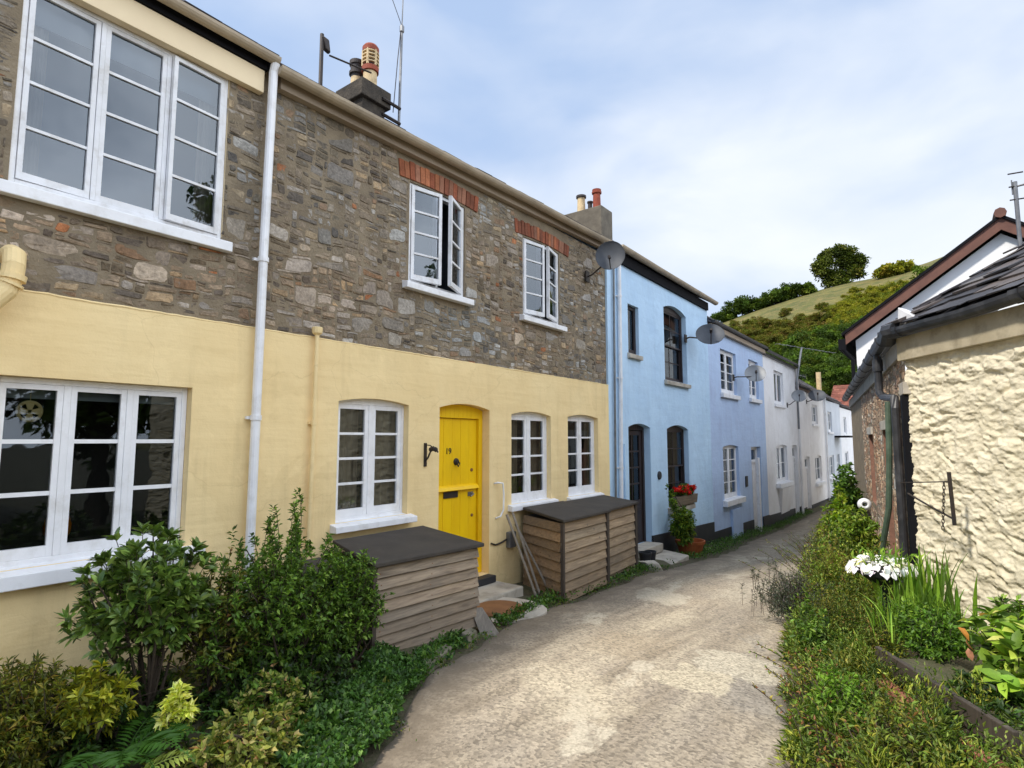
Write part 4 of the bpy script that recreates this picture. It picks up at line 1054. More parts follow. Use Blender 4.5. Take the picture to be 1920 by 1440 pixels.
mb.tube([P_B(1.5, .15, 3.05), P_B(1.5, .15, 2.62), P_B(1.48, .15, 2.48), P_B(1.40, .12, 2.40), P_B(.95, .08, 2.36), P_B(.55, .07, 2.33), P_B(.5, .07, 2.2), P_B(.5, .07, -.3)], .05, 12)
mb.tube([P_B(1.5, .15, 2.95), P_B(1.5, .15, 2.78)], .065, 12)
mb.build('downpipe', GBk, hR)
mb = MB(); q0 = P_B(0, .2, 3.16)
mb.tube([P_B(.1, .15, 3.02), P_A(.02, .17, 3.10), P_A(.14, .15, 3.10)], .1, 10); mb.build('gutter_corner', GBk, hR)
mb = MB()
mb.prism([P_A(.10, .12, 3.14), P_A(.42, .10, 3.14), P_A(.24, -.05, 3.20), P_A(.06, .0, 3.2)], [P_A(.10, .10, 3.38), P_A(.40, .08, 3.19), P_A(.22, -.07, 3.26), P_A(.06, -.02, 3.37)])
mb.build('flashing', M_['lead'], hR, bevel=.01)
# roof planes
zc = 3.13
def plane_pt(d, n_, a, hor, base): return base + d * a - n_ * hor + np.array([0, 0, .62 * hor])
eA = C0 + nA * .16 + np.array([0, 0, zc]); eB = C0 + nB * .16 + np.array([0, 0, zc])
upA = -nA + np.array([0, 0, .62]); upB = -nB + np.array([0, 0, .62])
ra = slate_roof(hR, eA - dA * .1, dA, upA, Lw + .3, 5.0, .34, .24, None, [lin(84, 81, 82), lin(68, 66, 68), lin(100, 95, 92), lin(56, 54, 56), lin(92, 84, 80)], 'roof', clipf=lambda a, b: a > .2 * b - .05, th=.020, jit=.05)
rb = slate_roof(ra, eB - dB_ * .1, dB_, upB, LB, 5.0, .34, .24, None, None, 'lane_slope', clipf=lambda a, b: a > .2 * b - .05, th=.016, jit=.03)
mb = MB(); mb.col = lin(60, 58, 60)
for d_, n_, e_, ln in ((dA, nA, eA, Lw + .2), (dB_, nB, eB, LB)):
    a = plane_pt(d_, n_, -.05, .0, e_); b = plane_pt(d_, n_, ln, 0, e_); c = plane_pt(d_, n_, ln, 4.0, e_); d2 = plane_pt(d_, n_, .93, 4.0, e_)
    mb.prism([p - np.array([0, 0, .06]) for p in (a, b, c, d2)], [p - np.array([0, 0, .012]) for p in (a, b, c, d2)])
mb.build('roof_deck', M_['slate'], ra)
mb = MB(); hv = (-nA - nB); hv = hv / np.linalg.norm(hv)
mb.tube([C0 + hv * t + np.array([0, 0, zc + .03 + .603 * t]) for t in (-.1, 1, 2, 3, 4)], .045, 8); mb.build('hip_tile', M_['black'], ra)

# white gabled house behind
hW = thing('gabled_house', 'white gabled house with brown bargeboards rising behind the slate roofed cottage', 'house', (6.4, 23, -1.1))
xl, xp, ze, zp = 2.36, 6.40, 5.22, 8.17
m_ = (zp - ze) / (xp - xl); xr = 2 * xp - xl
mb = MB(); mb.mat(M_['gable_white'])
mb.add([(xl, 23, -1.2), (xr, 23, -1.2), (xr, 23, ze), (xp, 23, zp), (xl, 23, ze), (xl, 31, -1.2), (xr, 31, -1.2), (xr, 31, ze), (xp, 31, zp), (xl, 31, ze)], [(0, 1, 2, 3, 4), (9, 8, 7, 6, 5), (0, 4, 9, 5), (1, 6, 7, 2)])
mb.build('rendered_wall', None, hW)
for sgn in (-1, 1):
    xe = xp + sgn * (xp - xl + .28); zE = ze - .28 * m_
    mb = MB(); yb = 22.72
    mb.prism([(xp, yb, zp + .05), (xe, yb, zE + .05), (xe, yb + .05, zE + .05), (xp, yb + .05, zp + .05)], [(xp, yb, zp + .42), (xe, yb, zE + .42), (xe, yb + .05, zE + .42), (xp, yb + .05, zp + .42)])
    mb.build('bargeboard', M_['barge'], hW)
    mb = MB(); mb.col = lin(96, 62, 52)
    mb.prism([(xp, 22.66, zp + .42), (xe + sgn * .1, 22.66, zE + .36), (xe + sgn * .1, 31.2, zE + .36), (xp, 31.2, zp + .42)], [(xp, 22.66, zp + .52), (xe + sgn * .1, 22.66, zE + .46), (xe + sgn * .1, 31.2, zE + .46), (xp, 31.2, zp + .52)])
    mb.build('roof_slope', M_['black'], hW)
mb = MB(); mb.col = lin(120, 70, 54); mb.tube([(xp, 22.6, zp + .55), (xp, 31.2, zp + .55)], .16, 8); mb.build('ridge_tile', M_['barge'], hW)
mb = MB(); mb.box(xl - .5, xl - .28, 22.7, 31, ze - .32, ze + .05); mb.tube([(xl - .36, 22.75, ze - .3), (xl - .1, 22.8, ze - .7), (xl - .1, 22.8, -1)], .06, 8); mb.build('gutter', M_['black'], hW)

# ================================================================== DISHES, AERIALS
def dish(label, c, face, r, mount, mat='dish', group=None, pale=False):
    t = thing('satellite_dish', label, 'satellite dish', mount, 'satellite dishes on the terrace')
    f = Vector(face).normalized(); c = np.array(c)
    mb = MB(); prof = []
    for k in range(9):
        q = k / 8; prof.append((max(r * q, .001), .28 * r * q * q))
    prof += [(r * 1.02, .28 * r + .006), (r * 1.02, .28 * r - .004)]
    for k in range(8, -1, -1):
        q = k / 8; prof.append((max(r * q, .001), .28 * r * q * q - .008))
    mb.lathe(prof, c, 40, f); d = mb.build('reflector', M_[mat], t, smooth=True)
    fx = np.array(f); dn = np.array([0, 0, -1.0]); dn -= fx * (dn @ fx); dn /= np.linalg.norm(dn)
    mb = MB(); a = c + dn * r * .95 + fx * r * .2; b = c + fx * r * 1.05 + dn * r * .35
    mb.tube([c + dn * r * .5 - fx * .02, a, b], r * .035, 8); mb.tube([b + fx * .03, b - fx * r * .25], r * .10, 12); mb.build('receiver_arm', M_['dark_metal'], t)
    mb = MB(); back = c - fx * .03; m2 = np.array(mount)
    mb.tube([back, back - fx * .05, (m2[0] + .10, m2[1], m2[2] + .02), (m2[0] + .02, m2[1], m2[2])], r * .055, 8)
    mb.box(m2[0] - .005, m2[0] + .02, m2[1] - .06, m2[1] + .06, m2[2] - .09, m2[2] + .09); mb.build('wall_bracket', M_['dark_metal'], t)
    return t
def at(u, v, x): return W(u, v, x)
fc = lambda c, bx=0.0, up=.25: tuple((CAM - np.array(c)) / np.linalg.norm(CAM - np.array(c)) + np.array([bx, 0, up]))
c_ = at(1145, 481, .42); dish('round grey dish on the corner between stone cottage and blue house', c_, fc(c_, -.1, .3), .235, (0.0, c_[1] - .05, c_[2] - .28), 'dish')
c_ = at(1331, 631, .45); dish('dark grey dish on the far edge of the blue house', c_, fc(c_, .1, .85), .31, (0, c_[1] - .35, c_[2] - .05), 'dish')
c_ = at(1416, 703, .45); dish('pale grey dish in front of a lilac house window', c_, fc(c_, .1, .7), .28, (0, c_[1] - .55, c_[2] - .1), 'dish_pale')
c_ = at(1498, 744, .4); dish('pale dish below the television aerial pole', c_, fc(c_, .05, .6), .25, (0, c_[1] - .1, c_[2] - .3), 'dish_pale')
c_ = at(1532, 744, .4); dish('dark tilted dish under the low white eaves', c_, fc(c_, .1, .9), .33, (0, c_[1] - .1, c_[2] - .2), 'dish')

def aerial(label, base, h, build, name='tv_aerial'):
    t = thing(name, label, 'aerial', base)
    mb = MB(); mb.tube([base, np.array(base) + np.array([0, 0, h])], .022, 8); mb.build('mast', M_['metal'], t)
    build(t, np.array(base) + np.array([0, 0, h])); return t
def yagi(t, top, d, n, ln, el, m='metal', vert=True):
    d = np.array(d, float); d /= np.linalg.norm(d); mb = MB()
    a = top - d * ln * .4; b = top + d * ln * .6; mb.tube([a, b], .012, 6)
    e = np.array([0, 0, 1.0]) if vert else np.cross(d, [0, 0, 1.0])
    for k in range(n):
        p = a + (b - a) * k / (n - 1); mb.tube([p - e * el * (1 - .3 * k / n), p + e * el * (1 - .3 * k / n)], .007, 5)
    mb.build('array', M_[m], t)
bb = C0 + hv * 1.27 + np.array([0, 0, zc + .83])
def top1(t, top):
    yagi(t, top + np.array([.36, -.09, -.06]), (1, -.25, 0), 6, 1.0, .09)
    mb = MB(); o2 = top + np.array([0, 0, -.06]); mb.box(o2[0] + .30, o2[0] + .36, o2[1] - .12, o2[1] - .05, o2[2] - .05, o2[2] + .05)
    for z in (-.16, .0, .16): mb.tube([o2 + np.array([-.06, -.02, z]), o2 + np.array([.08, .0, z])], .009, 5)
    mb.build('bracket', M_['dark_metal'], t)
    mb = MB(); b0 = np.array(bb); mb.lathe([(.07, -.05), (.08, 0), (.05, .04), (.03, .06)], b0, 12); mb.build('roof_clamp', M_['dark_metal'], t)
aerial('silver television aerial on the slate roof in front of the white gable', bb, .88, top1)
b2 = at(1497, 728, .25); t2 = at(1503, 652, .25)
def top2(t, top): yagi(t, top, (.35, 1, 0), 9, 4.2, .12, vert=False); yagi(t, top - np.array([0, 0, 1.15]), (-.1, -1, 0), 5, 1.0, .1)
ta = thing('tv_aerial', 'tall grey aerial pole with a long cross arm on the white cottage', 'aerial', (0.2, b2[1], 2.2))
mb = MB(); mb.tube([(.2, b2[1], 2.2), (.2, b2[1], 4.0), tuple(t2)], .04, 8); mb.build('mast', M_['metal'], ta); top2(ta, np.array(t2))
# roof furniture by the sooty stack
p0 = W(601, 152, CX); p1 = W(603, 66, CX)
ts = thing('floodlight_pole', 'short black roof pole with a small dark fitting left of the chimney', 'aerial', (CX, p0[1], 6.9))
mb = MB(); mb.tube([(CX, p0[1], 6.9), (CX, p0[1], p1[2] + .02)], .03, 8); mb.build('mast', M_['dark_metal'], ts)
mb = MB(); mb.prism([(CX - .04, p0[1] + .05, p1[2] - .20), (CX + .04, p0[1] + .05, p1[2] - .20), (CX + .04, p0[1] + .14, p1[2] - .22), (CX - .04, p0[1] + .14, p1[2] - .22)], [(CX - .05, p0[1] - .02, p1[2] - .02), (CX + .05, p0[1] - .02, p1[2] - .02), (CX + .05, p0[1] + .10, p1[2] - .03), (CX - .05, p0[1] + .10, p1[2] - .03)]); mb.build('lamp_head', M_['dark_metal'], ts, bevel=.02)
mb = MB(); mb.tube([(CX, p0[1] + .14, p1[2] - .24), (CX, 5.72, 7.75)], .014, 6); mb.build('stay', M_['dark_metal'], ts)
pb, pt = W(742, 222, CX), W(752, -30, CX)
tw = thing('radio_aerial', 'thin whip aerial bracketed to the sooty chimney stack', 'aerial', (CX, 6.33, 7.0))
mb = MB(); mb.tube([(CX, 6.33, 7.0), (CX, 6.36, 8.9)], .022, 8); mb.tube([(CX, 6.36, 8.9), (CX, 6.40, 10.6)], .011, 6); mb.lathe([(.02, -.08), (.04, -.05), (.04, .05), (.02, .08)], (CX, 6.36, 8.9), 8); mb.build('mast', M_['metal'], tw)
mb = MB(); mb.tube([(CX, 6.20, 7.3), (CX, 6.28, 8.3), (CX, 6.34, 8.9)], .008, 5); mb.tube([(CX, 6.36, 8.95), (CX - .1, 6.1, 9.6)], .006, 5); mb.build('cable', M_['dark_metal'], tw)
for z in (7.15, 7.42):
    mb = MB(); mb.tube([(CX + .02, 5.95, z), (CX + .02, 6.34, z)], .028, 6); mb.build('bracket', M_['dark_metal'], tw)

# ================================================================== BIN STORES
def lerp(a, b, t): return np.array(a) + (np.array(b) - np.array(a)) * t
def bin_store(label, bl, fl, fr, br, zt, zb, n, rake=0.0, gap=True, lid_over=.07, tone=(1, 1, 1), post=True):
    """corners (x,y): back-left, front-left, front-right, back-right; horizontal boards on the front and left side"""
    cx, cy = np.mean([bl, fl, fr, br], 0)
    t = thing('bin_store', label, 'bin store', (cx, cy, zb), 'wooden bin stores along the wall')
    P = lambda p, z: (p[0], p[1], z)
    mb = MB()
    ins = lambda p: (p[0] + (cx - p[0]) * .06, p[1] + (cy - p[1]) * .06)
    mb.prism([P(ins(p), zb - .05) for p in (bl, fl, fr, br)], [P(ins(p), zt - .02) for p in (bl, fl, fr, br)]); mb.col = (.25, .25, .25); mb.c = [mb.col] * len(mb.f)
    mb.build('carcass', M_['wood'], t)
    def panel(a, b, name, m, outn):
        mb = MB(); outn = np.array([outn[0], outn[1], 0.0])
        for k in range(n):
            z0 = zb + (zt - zb) * k / n; z1 = zb + (zt - zb) * (k + 1) / n - .010
            f_ = random.uniform(.74, 1.18); w = random.uniform(.96, 1.04); mb.col = (f_ * tone[0], f_ * w * tone[1], f_ * w * w * tone[2])
            e0, e1 = random.uniform(-.012, .012), random.uniform(-.012, .012)
            dv = (np.array(b) - np.array(a)); dv = dv / np.linalg.norm(dv); dv = np.array([dv[0], dv[1], 0])
            A = np.array(P(a, 0)) + dv * e0 + np.array([0, 0, 0]); B = np.array(P(b, 0)) + dv * e1
            r0 = random.uniform(-.004, .004)
            Z = lambda p, z, o: p + outn * o + np.array([0, 0, z])
            mb.prism([Z(A, z0 + r0, .0), Z(A, z0 + r0, .034), Z(B, z0, .034), Z(B, z0, 0)], [Z(A, z1, .0), Z(A, z1, .012), Z(B, z1, .012), Z(B, z1, .0)])
        o = mb.build(name, m, t, bevel=.002)
        nm = MB(); dv3 = np.array([*(np.array(b) - np.array(a)), 0.0]); ln3 = np.linalg.norm(dv3); dv3 /= ln3
        for k in range(n):
            for e in (.05, ln3 * .5, ln3 - .05):
                c = np.array(P(a, zb + (zt - zb) * (k + .35) / n)) + dv3 * (e + random.uniform(-.012, .012)) + outn * .0265
                nm.lathe([(.0, .004), (.004, .003), (.005, -.004)], c, 6, outn)
        nm.build('nail_heads', M_['rust'], o)
        return o
    nf = np.array([(fr[1] - fl[1]), -(fr[0] - fl[0])]); nf = nf / np.linalg.norm(nf)
    nl = np.array([(fl[1] - bl[1]), -(fl[0] - bl[0])]); nl = nl / np.linalg.norm(nl)
    panel(fl, fr, 'front_panel', M_['wood'], nf); panel(bl, fl, 'side_panel', M_['wood_side'], nl)
    mb = MB(); mb.col = (.28, .25, .24)
    for p, q in ((fl, nl * .03 + nf * .0),):
        mb.box(p[0] - .0, p[0] + .04, p[1] - .036, p[1] + .004, zb - .02, zt)
    mb.build('corner_post', M_['wood_grey'], t)
    mb = MB(); mb.col = (.28, .25, .24)
    if post: mb.box(fr[0] - .02, fr[0] + .045, fr[1] - .05, fr[1] + .012, zb - .02, zt); mb.build('corner_post', M_['wood_grey'], t)
    o_ = lid_over; e = lambda p, q, r: np.array(p) + (np.array(p) - np.array(q)) / np.linalg.norm(np.array(p) - np.array(q)) * o_ * .5 + (np.array(p) - np.array(r)) / np.linalg.norm(np.array(p) - np.array(r)) * o_
    c4 = [np.array(bl) - nf * 0 + (np.array(bl) - np.array(br)) / np.linalg.norm(np.array(bl) - np.array(br)) * o_ * .6, e(fl, fr, bl), e(fr, fl, br), np.array(br) + (np.array(br) - np.array(bl)) / np.linalg.norm(np.array(br) - np.array(bl)) * o_ * .6]
    zz = [zt + .06, zt + .005, zt + .005, zt + .06]
    mb = MB(); mb.prism([(p[0], p[1], z) for p, z in zip(c4, zz)], [(p[0], p[1], z + .035) for p, z in zip(c4, zz)])
    mb.build('lid', M_['felt'], t, bevel=.008)
    return t
bin_store('weathered bin store with a wide dark felt lid before the yellow door', (.12, 3.36), (.96, 3.10), (1.05, 4.26), (.12, 4.42), .79, .08, 8, tone=(1.0, .98, .97), post=False)
bin_store('brown slatted bin store nearer the camera of the joined pair', (.1, 6.36), (.92, 5.98), (.89, 7.16), (.1, 7.28), .81, -.12, 8, tone=(1.04, .97, .88))
bin_store('brown slatted bin store farther from the camera of the joined pair', (.1, 7.40), (.80, 7.28), (.72, 8.42), (.1, 8.55), .80, -.20, 8, tone=(1.08, 1.0, .90))
# wheelie bin half buried in ivy left of the first store
t = thing('wheelie_bin', 'dark wheelie bin lid half hidden by shrubs beside the first bin store', 'bin', (.62, 2.92, .1))
mb = MB(); mb.prism([(.38, 2.74, .1), (.86, 2.72, .1), (.86, 3.04, .1), (.38, 3.06, .1)], [(.32, 2.70, .72), (.92, 2.68, .72), (.92, 3.06, .72), (.32, 3.08, .72)]); mb.build('body', M_['plinth'], t, bevel=.02)
mb = MB(); mb.prism([(.28, 2.67, .725), (.96, 2.65, .725), (.96, 3.07, .725), (.28, 3.08, .725)], [(.30, 2.69, .80), (.93, 2.67, .77), (.93, 3.05, .77), (.30, 3.06, .80)]); mb.build('lid', M_['plinth'], t, bevel=.015)

# ---- things along the wall
t = thing('door_step', 'pale concrete step below the yellow door', 'step', (.3, 5.4, -.05)); 
mb = MB(); mb.prism([(.0, 4.85, -.15), (.52, 4.8, -.15), (.50, 5.78, -.15), (.0, 5.8, -.15)], [(.0, 4.85, .05), (.52, 4.8, .05), (.50, 5.78, .05), (.0, 5.8, .05)]); mb.build('slab', M_['concrete'], t, bevel=.015)
mb = MB(); mb.box(-.12, .12, 4.84, 5.73, .052, .135); mb.build('threshold', M_['plinth'], t, bevel=.008)
o = thing('door_slab', 'pale concrete slab in front of the black door of the blue house', 'step', (.45, 10.1, -.4))
mb = MB(); mb.prism([(.02, 9.55, -.6), (.78, 9.25, -.6), (.66, 10.9, -.6), (.02, 11.0, -.6)], [(.02, 9.55, -.32), (.78, 9.25, -.35), (.66, 10.9, -.37), (.02, 11.0, -.33)]); mb.build('slab', M_['concrete'], o, bevel=.015)
mb = MB(); mb.box(-.13, .22, 9.79, 10.75, -.32, -.172); mb.build('threshold', M_['concrete'], o, bevel=.01)
o = thing('drain_cover', 'round rusty drain cover set in concrete near the yellow door', 'drain cover', (.78, 4.95, 0))
zz = .012
mb = MB(); mb.lathe([(.0, zz + .05), (.25, zz + .05), (.27, zz + .03), (.27, -.1)], (.78, 4.95, -.02), 28); mb.build('plate', M_['rust'], o)
mb = MB(); vs = [(.78 + (.42 + .05 * math.sin(3 * a)) * math.cos(a), 4.98 + (.52 + .05 * math.cos(2 * a)) * math.sin(a), 0) for a in np.linspace(0, 2 * math.pi, 28, endpoint=False)]
mb.prism([(p[0], p[1], -.12) for p in vs], [(p[0], p[1], .008) for p in vs]); mb.build('surround', M_['concrete'], o, bevel=.01)
def simple(name, label, cat, mb, mat, loc, group=None, bevel=0, part='body', smooth=False):
    o = mb.build(name, mat, None, bevel=bevel, smooth=smooth)
    l = np.array(loc, float); me = o.data
    me.transform(Matrix.Translation(-Vector(l))); o.location = tuple(l)
    tag(o, label, cat, group); return o
mb = MB(); mb.col = (1, 1, 1); mb.prism([(1.04, 4.30, .03), (1.16, 4.20, .0), (1.30, 4.32, .0), (1.18, 4.42, .0)], [(.98, 4.24, .22), (1.02, 4.20, .24), (1.10, 4.28, .24), (1.05, 4.33, .22)])
simple('wood_wedge', 'grey wooden wedge leaning at the corner of the first bin store', 'wedge', mb, M_['wood_grey'], (1.12, 4.3, 0), bevel=.004)
for k, (y0, x0, y1, z1, lab) in enumerate(((5.86, .62, 5.98, .84, 'leftmost of the grey poles leaning beside the slatted bin store'), (5.97, .60, 6.10, .86, 'middle one of the grey poles leaning beside the slatted bin store'), (6.10, .66, 6.17, .70, 'rightmost and shortest grey pole leaning beside the slatted bin store'))):
    mb = MB(); mb.col = (1, 1, 1); mb.tube([(x0, y0, -.06), (.09, y1, z1)], .016, 8)
    simple('wooden_pole', lab, 'pole', mb, M_['wood_grey'], (x0, y0, -.06), 'grey poles leaning on the yellow wall')
mb = MB(); mb.tube([(.012, 5.76, .50), (.014, 5.85, .47), (.014, 5.95, .48), (.014, 6.05, .50), (.014, 6.12, .52)], .011, 6)
simple('wall_cable', 'dark cable running from the yellow door to a grey box', 'cable', mb, M_['dark_metal'], (.014, 5.9, .5))
mb = MB(); mb.box(.0, .07, 6.08, 6.22, .40, .60); simple('meter_box', 'small grey junction box behind the leaning poles', 'box', mb, M_['metal'], (.03, 6.15, .5), bevel=.01)
mb = MB(); mb.tube([(.0, 5.83, 1.24), (.05, 5.85, 1.25), (.065, 5.93, 1.24), (.065, 5.95, 1.1), (.06, 5.95, .9), (.05, 5.9, .82), (.0, 5.86, .80)], .012, 8)
simple('grab_rail', 'thin white grab rail on the yellow wall right of the door', 'rail', mb, Wm, (.03, 5.9, 1.0), smooth=True)
br_ = thing('hanging_bracket', 'black iron basket bracket on the yellow wall left of the door', 'bracket', (0, 4.68, 1.6))
yb_ = W(799, 850, .02)[1]
mb = MB(); mb.box(.0, .015, yb_ - .018, yb_ + .018, 1.50, 1.76); mb.build('back_plate', M_['dark_metal'], br_)
mb = MB(); mb.tube([(.01, yb_, 1.56), (.05, yb_ + .0, 1.60), (.09, yb_ + .0, 1.67), (.13, yb_ + .01, 1.70), (.17, yb_ + .01, 1.69), (.19, yb_ + .01, 1.66)], .010, 6)
mb.tube([(.01, yb_, 1.74), (.08, yb_ + .0, 1.735), (.12, yb_ + .01, 1.71)], .006, 6)
for k in range(3): mb.lathe([(.0, -.03), (.022, -.015), (.026, 0), (.022, .015), (0, .03)], (.09 + .035 * k, yb_ + .005, 1.69 + .01 * (k % 2)), 8)
mb.build('arm', M_['dark_metal'], br_)
for (y0, y1, lab) in ((3.05, 3.62, 'pale edging stone half buried at the lane edge, longer and nearer'), (3.85, 4.05, 'short pale edging stone at the lane edge by the wooden wedge')):
    mb = MB(); x = lane_l(y0) - .05; x2 = lane_l(y1) - .07
    mb.prism([(x - .05, y0, 0), (x + .05, y0, 0), (x2 + .05, y1, 0), (x2 - .05, y1, 0)], [(x - .04, y0, .15), (x + .04, y0, .14), (x2 + .04, y1, .12), (x2 - .04, y1, .13)])
    simple('edging_stone', lab, 'kerb stone', mb, M_['kerb'], (x, y0, .05), 'edging stones of the lane', bevel=.012)
mb = MB(); mb.prism([(.80, 8.75, -.3), (.86, 8.70, -.3), (1.0, 8.9, -.3), (.92, 8.98, -.3)], [(.62, 8.68, -.12), (.80, 8.62, -.1), (.95, 8.8, -.14), (.8, 8.95, -.12)])
simple('loose_stone', 'grey stone at the foot of the farther slatted bin store', 'stone', mb, M_['concrete'], (.85, 8.8, -.25), bevel=.02)
# black crate / pots by the blue door
for k, (x, y, r, lab) in enumerate(((.62, 9.02, .10, 'small black plant pot beside the farther bin store, nearer one'), (.58, 9.32, .09, 'small black plant pot beside the door slab, farther one'))):
    mb = MB(); mb.lathe([(0, 0), (r * .75, 0), (r, .2), (r * 1.08, .2), (r * 1.08, .23), (r * .95, .23), (r * .9, .12), (0, .12)], (x, y, gz(y)), 16)
    simple('plant_pot', lab, 'plant pot', mb, M_['plinth'], (x, y, gz(y)))
# things seen through the wide window
j = thing('jar', 'orange glazed jar standing inside the wide window', 'jar', (-.28, 1.36, 1.12))
mb = MB(); mb.lathe([(0, 0), (.055, 0), (.075, .03), (.08, .09), (.062, .15), (.058, .17), (.066, .19), (.05, .19), (.045, .16)], (-.28, 1.36, 1.125), 20); mb.build('body', M_['orange'], j, smooth=True)
mb = MB(); mb.tube([(-.2, 1.36, 1.28), (-.185, 1.30, 1.26), (-.2, 1.29, 1.19)], .01, 6); mb.build('handle', M_['orange'], j)
mb = MB(); mb.box(-.5, -.19, .7, 2.2, 1.09, 1.124); simple('window_board', 'dark inner window board behind the wide window', 'shelf', mb, M_['room'], (-.3, 1.4, 1.05))
oy, oz = W(57, 771, -.10)[1:]
t = thing('window_ornament', 'pale round celtic cross ornament hanging in the wide window', 'ornament', (-.115, oy, oz))
mb = MB(); ring = [(-.118, oy + .062 * math.cos(a), oz + .062 * math.sin(a)) for a in np.linspace(0, 2 * math.pi, 33)]
mb.tube(ring, .010, 8)
for k in range(4):
    a = k * math.pi / 2; ca, sa = math.cos(a), math.sin(a)
    q = lambda u, w: (-.124, oy + ca * u - sa * w, oz + sa * u + ca * w); q2 = lambda u, w: (-.113, oy + ca * u - sa * w, oz + sa * u + ca * w)
    pts = ((.0, -.008), (.06, -.026), (.06, .026), (0, .008)); mb.prism([q(*p) for p in pts], [q2(*p) for p in pts])
mb.build('cross', M_['ornament'], t)
mb = MB(); mb.tube([(-.118, oy, oz + .06), (-.118, oy, oz + .19)], .002, 4); mb.build('cord', M_['ornament'], t)

# ================================================================== PLANTS
def unit(a): return a / (np.linalg.norm(a, axis=-1, keepdims=True) + 1e-9)
def leaves_np(P, D, Ln, Wd, rng, hero=False, fold=.25, droop=.25, upbias=.0):
    """leaf blades at P pointing along D. returns verts (n,k,3), faces"""
    n = len(P); D = unit(D)
    up = np.tile([0, 0, 1.0], (n, 1)) + rng.normal(0, .45, (n, 3))
    S = unit(np.cross(D, up)); U = np.cross(S, D)
    Ln = np.broadcast_to(np.asarray(Ln), (n,))[:, None]; Wd = np.broadcast_to(np.asarray(Wd), (n,))[:, None] * .5
    if not hero:
        b = P; m = P + D * Ln * .45; t = P + D * Ln - U * Ln * droop
        l = m - S * Wd + U * Wd * fold; r = m + S * Wd + U * Wd * fold
        V = np.stack([b, r, t, l], 1)
        F = np.array([[0, 1, 2], [0, 2, 3]])
    else:
        m1 = P + D * Ln * .30 + U * Ln * .04; m2 = P + D * Ln * .68 - U * Ln * droop * .35; t = P + D * Ln - U * Ln * droop
        V = np.stack([P, m1 - S * Wd * .9 + U * Wd * fold, m1, m1 + S * Wd * .9 + U * Wd * fold, m2 - S * Wd * .8 + U * Wd * fold, m2, m2 + S * Wd * .8 + U * Wd * fold, t], 1)
        F = np.array([[0, 2, 1], [0, 3, 2], [1, 2, 5], [1, 5, 4], [2, 3, 6], [2, 6, 5], [4, 5, 7], [5, 6, 7]])
    return V, F
def palette(n, pal, rng, clump=None):
    cols = np.array([lin(*c[0]) for c in pal]); w = np.array([c[1] for c in pal], float); w /= w.sum()
    k = rng.choice(len(pal), n, p=w); c = cols[k]
    return c * 1.25 * rng.uniform(.68, 1.3, (n, 1)) * rng.uniform(.94, 1.06, (n, 3))
def leaf_obj(name, P, D, Ln, Wd, pal, mat, parent, rng, hero=False, cols=None, **k):
    V, F = leaves_np(P, D, Ln, Wd, rng, hero, **k)
    n, kk = V.shape[:2]
    c = palette(n, pal, rng) if cols is None else cols
    Cv = np.repeat(c, kk, 0)
    FF = (np.arange(n)[:, None, None] * kk + F[None]).reshape(-1, 3)
    return np_mesh(name, V.reshape(-1, 3), FF, Cv, mat, parent)
def tips_in(center, radii, n, rng, shell=.5, lump=.25, seed=0.0, zmin=None):
    d = unit(rng.normal(0, 1, (n, 3))); r = rng.uniform(0, 1, n) ** shell
    l = np.array([1 + lump * mnoise.noise(Vector(tuple(v * 2.2 + seed))) + lump * .6 * mnoise.noise(Vector(tuple(v * 5 + seed + 3))) for v in d])
    P = np.array(center) + d * (r * l)[:, None] * np.array(radii)
    if zmin is not None: P[:, 2] = np.maximum(P[:, 2], zmin + rng.uniform(0, .05, n))
    return P, d
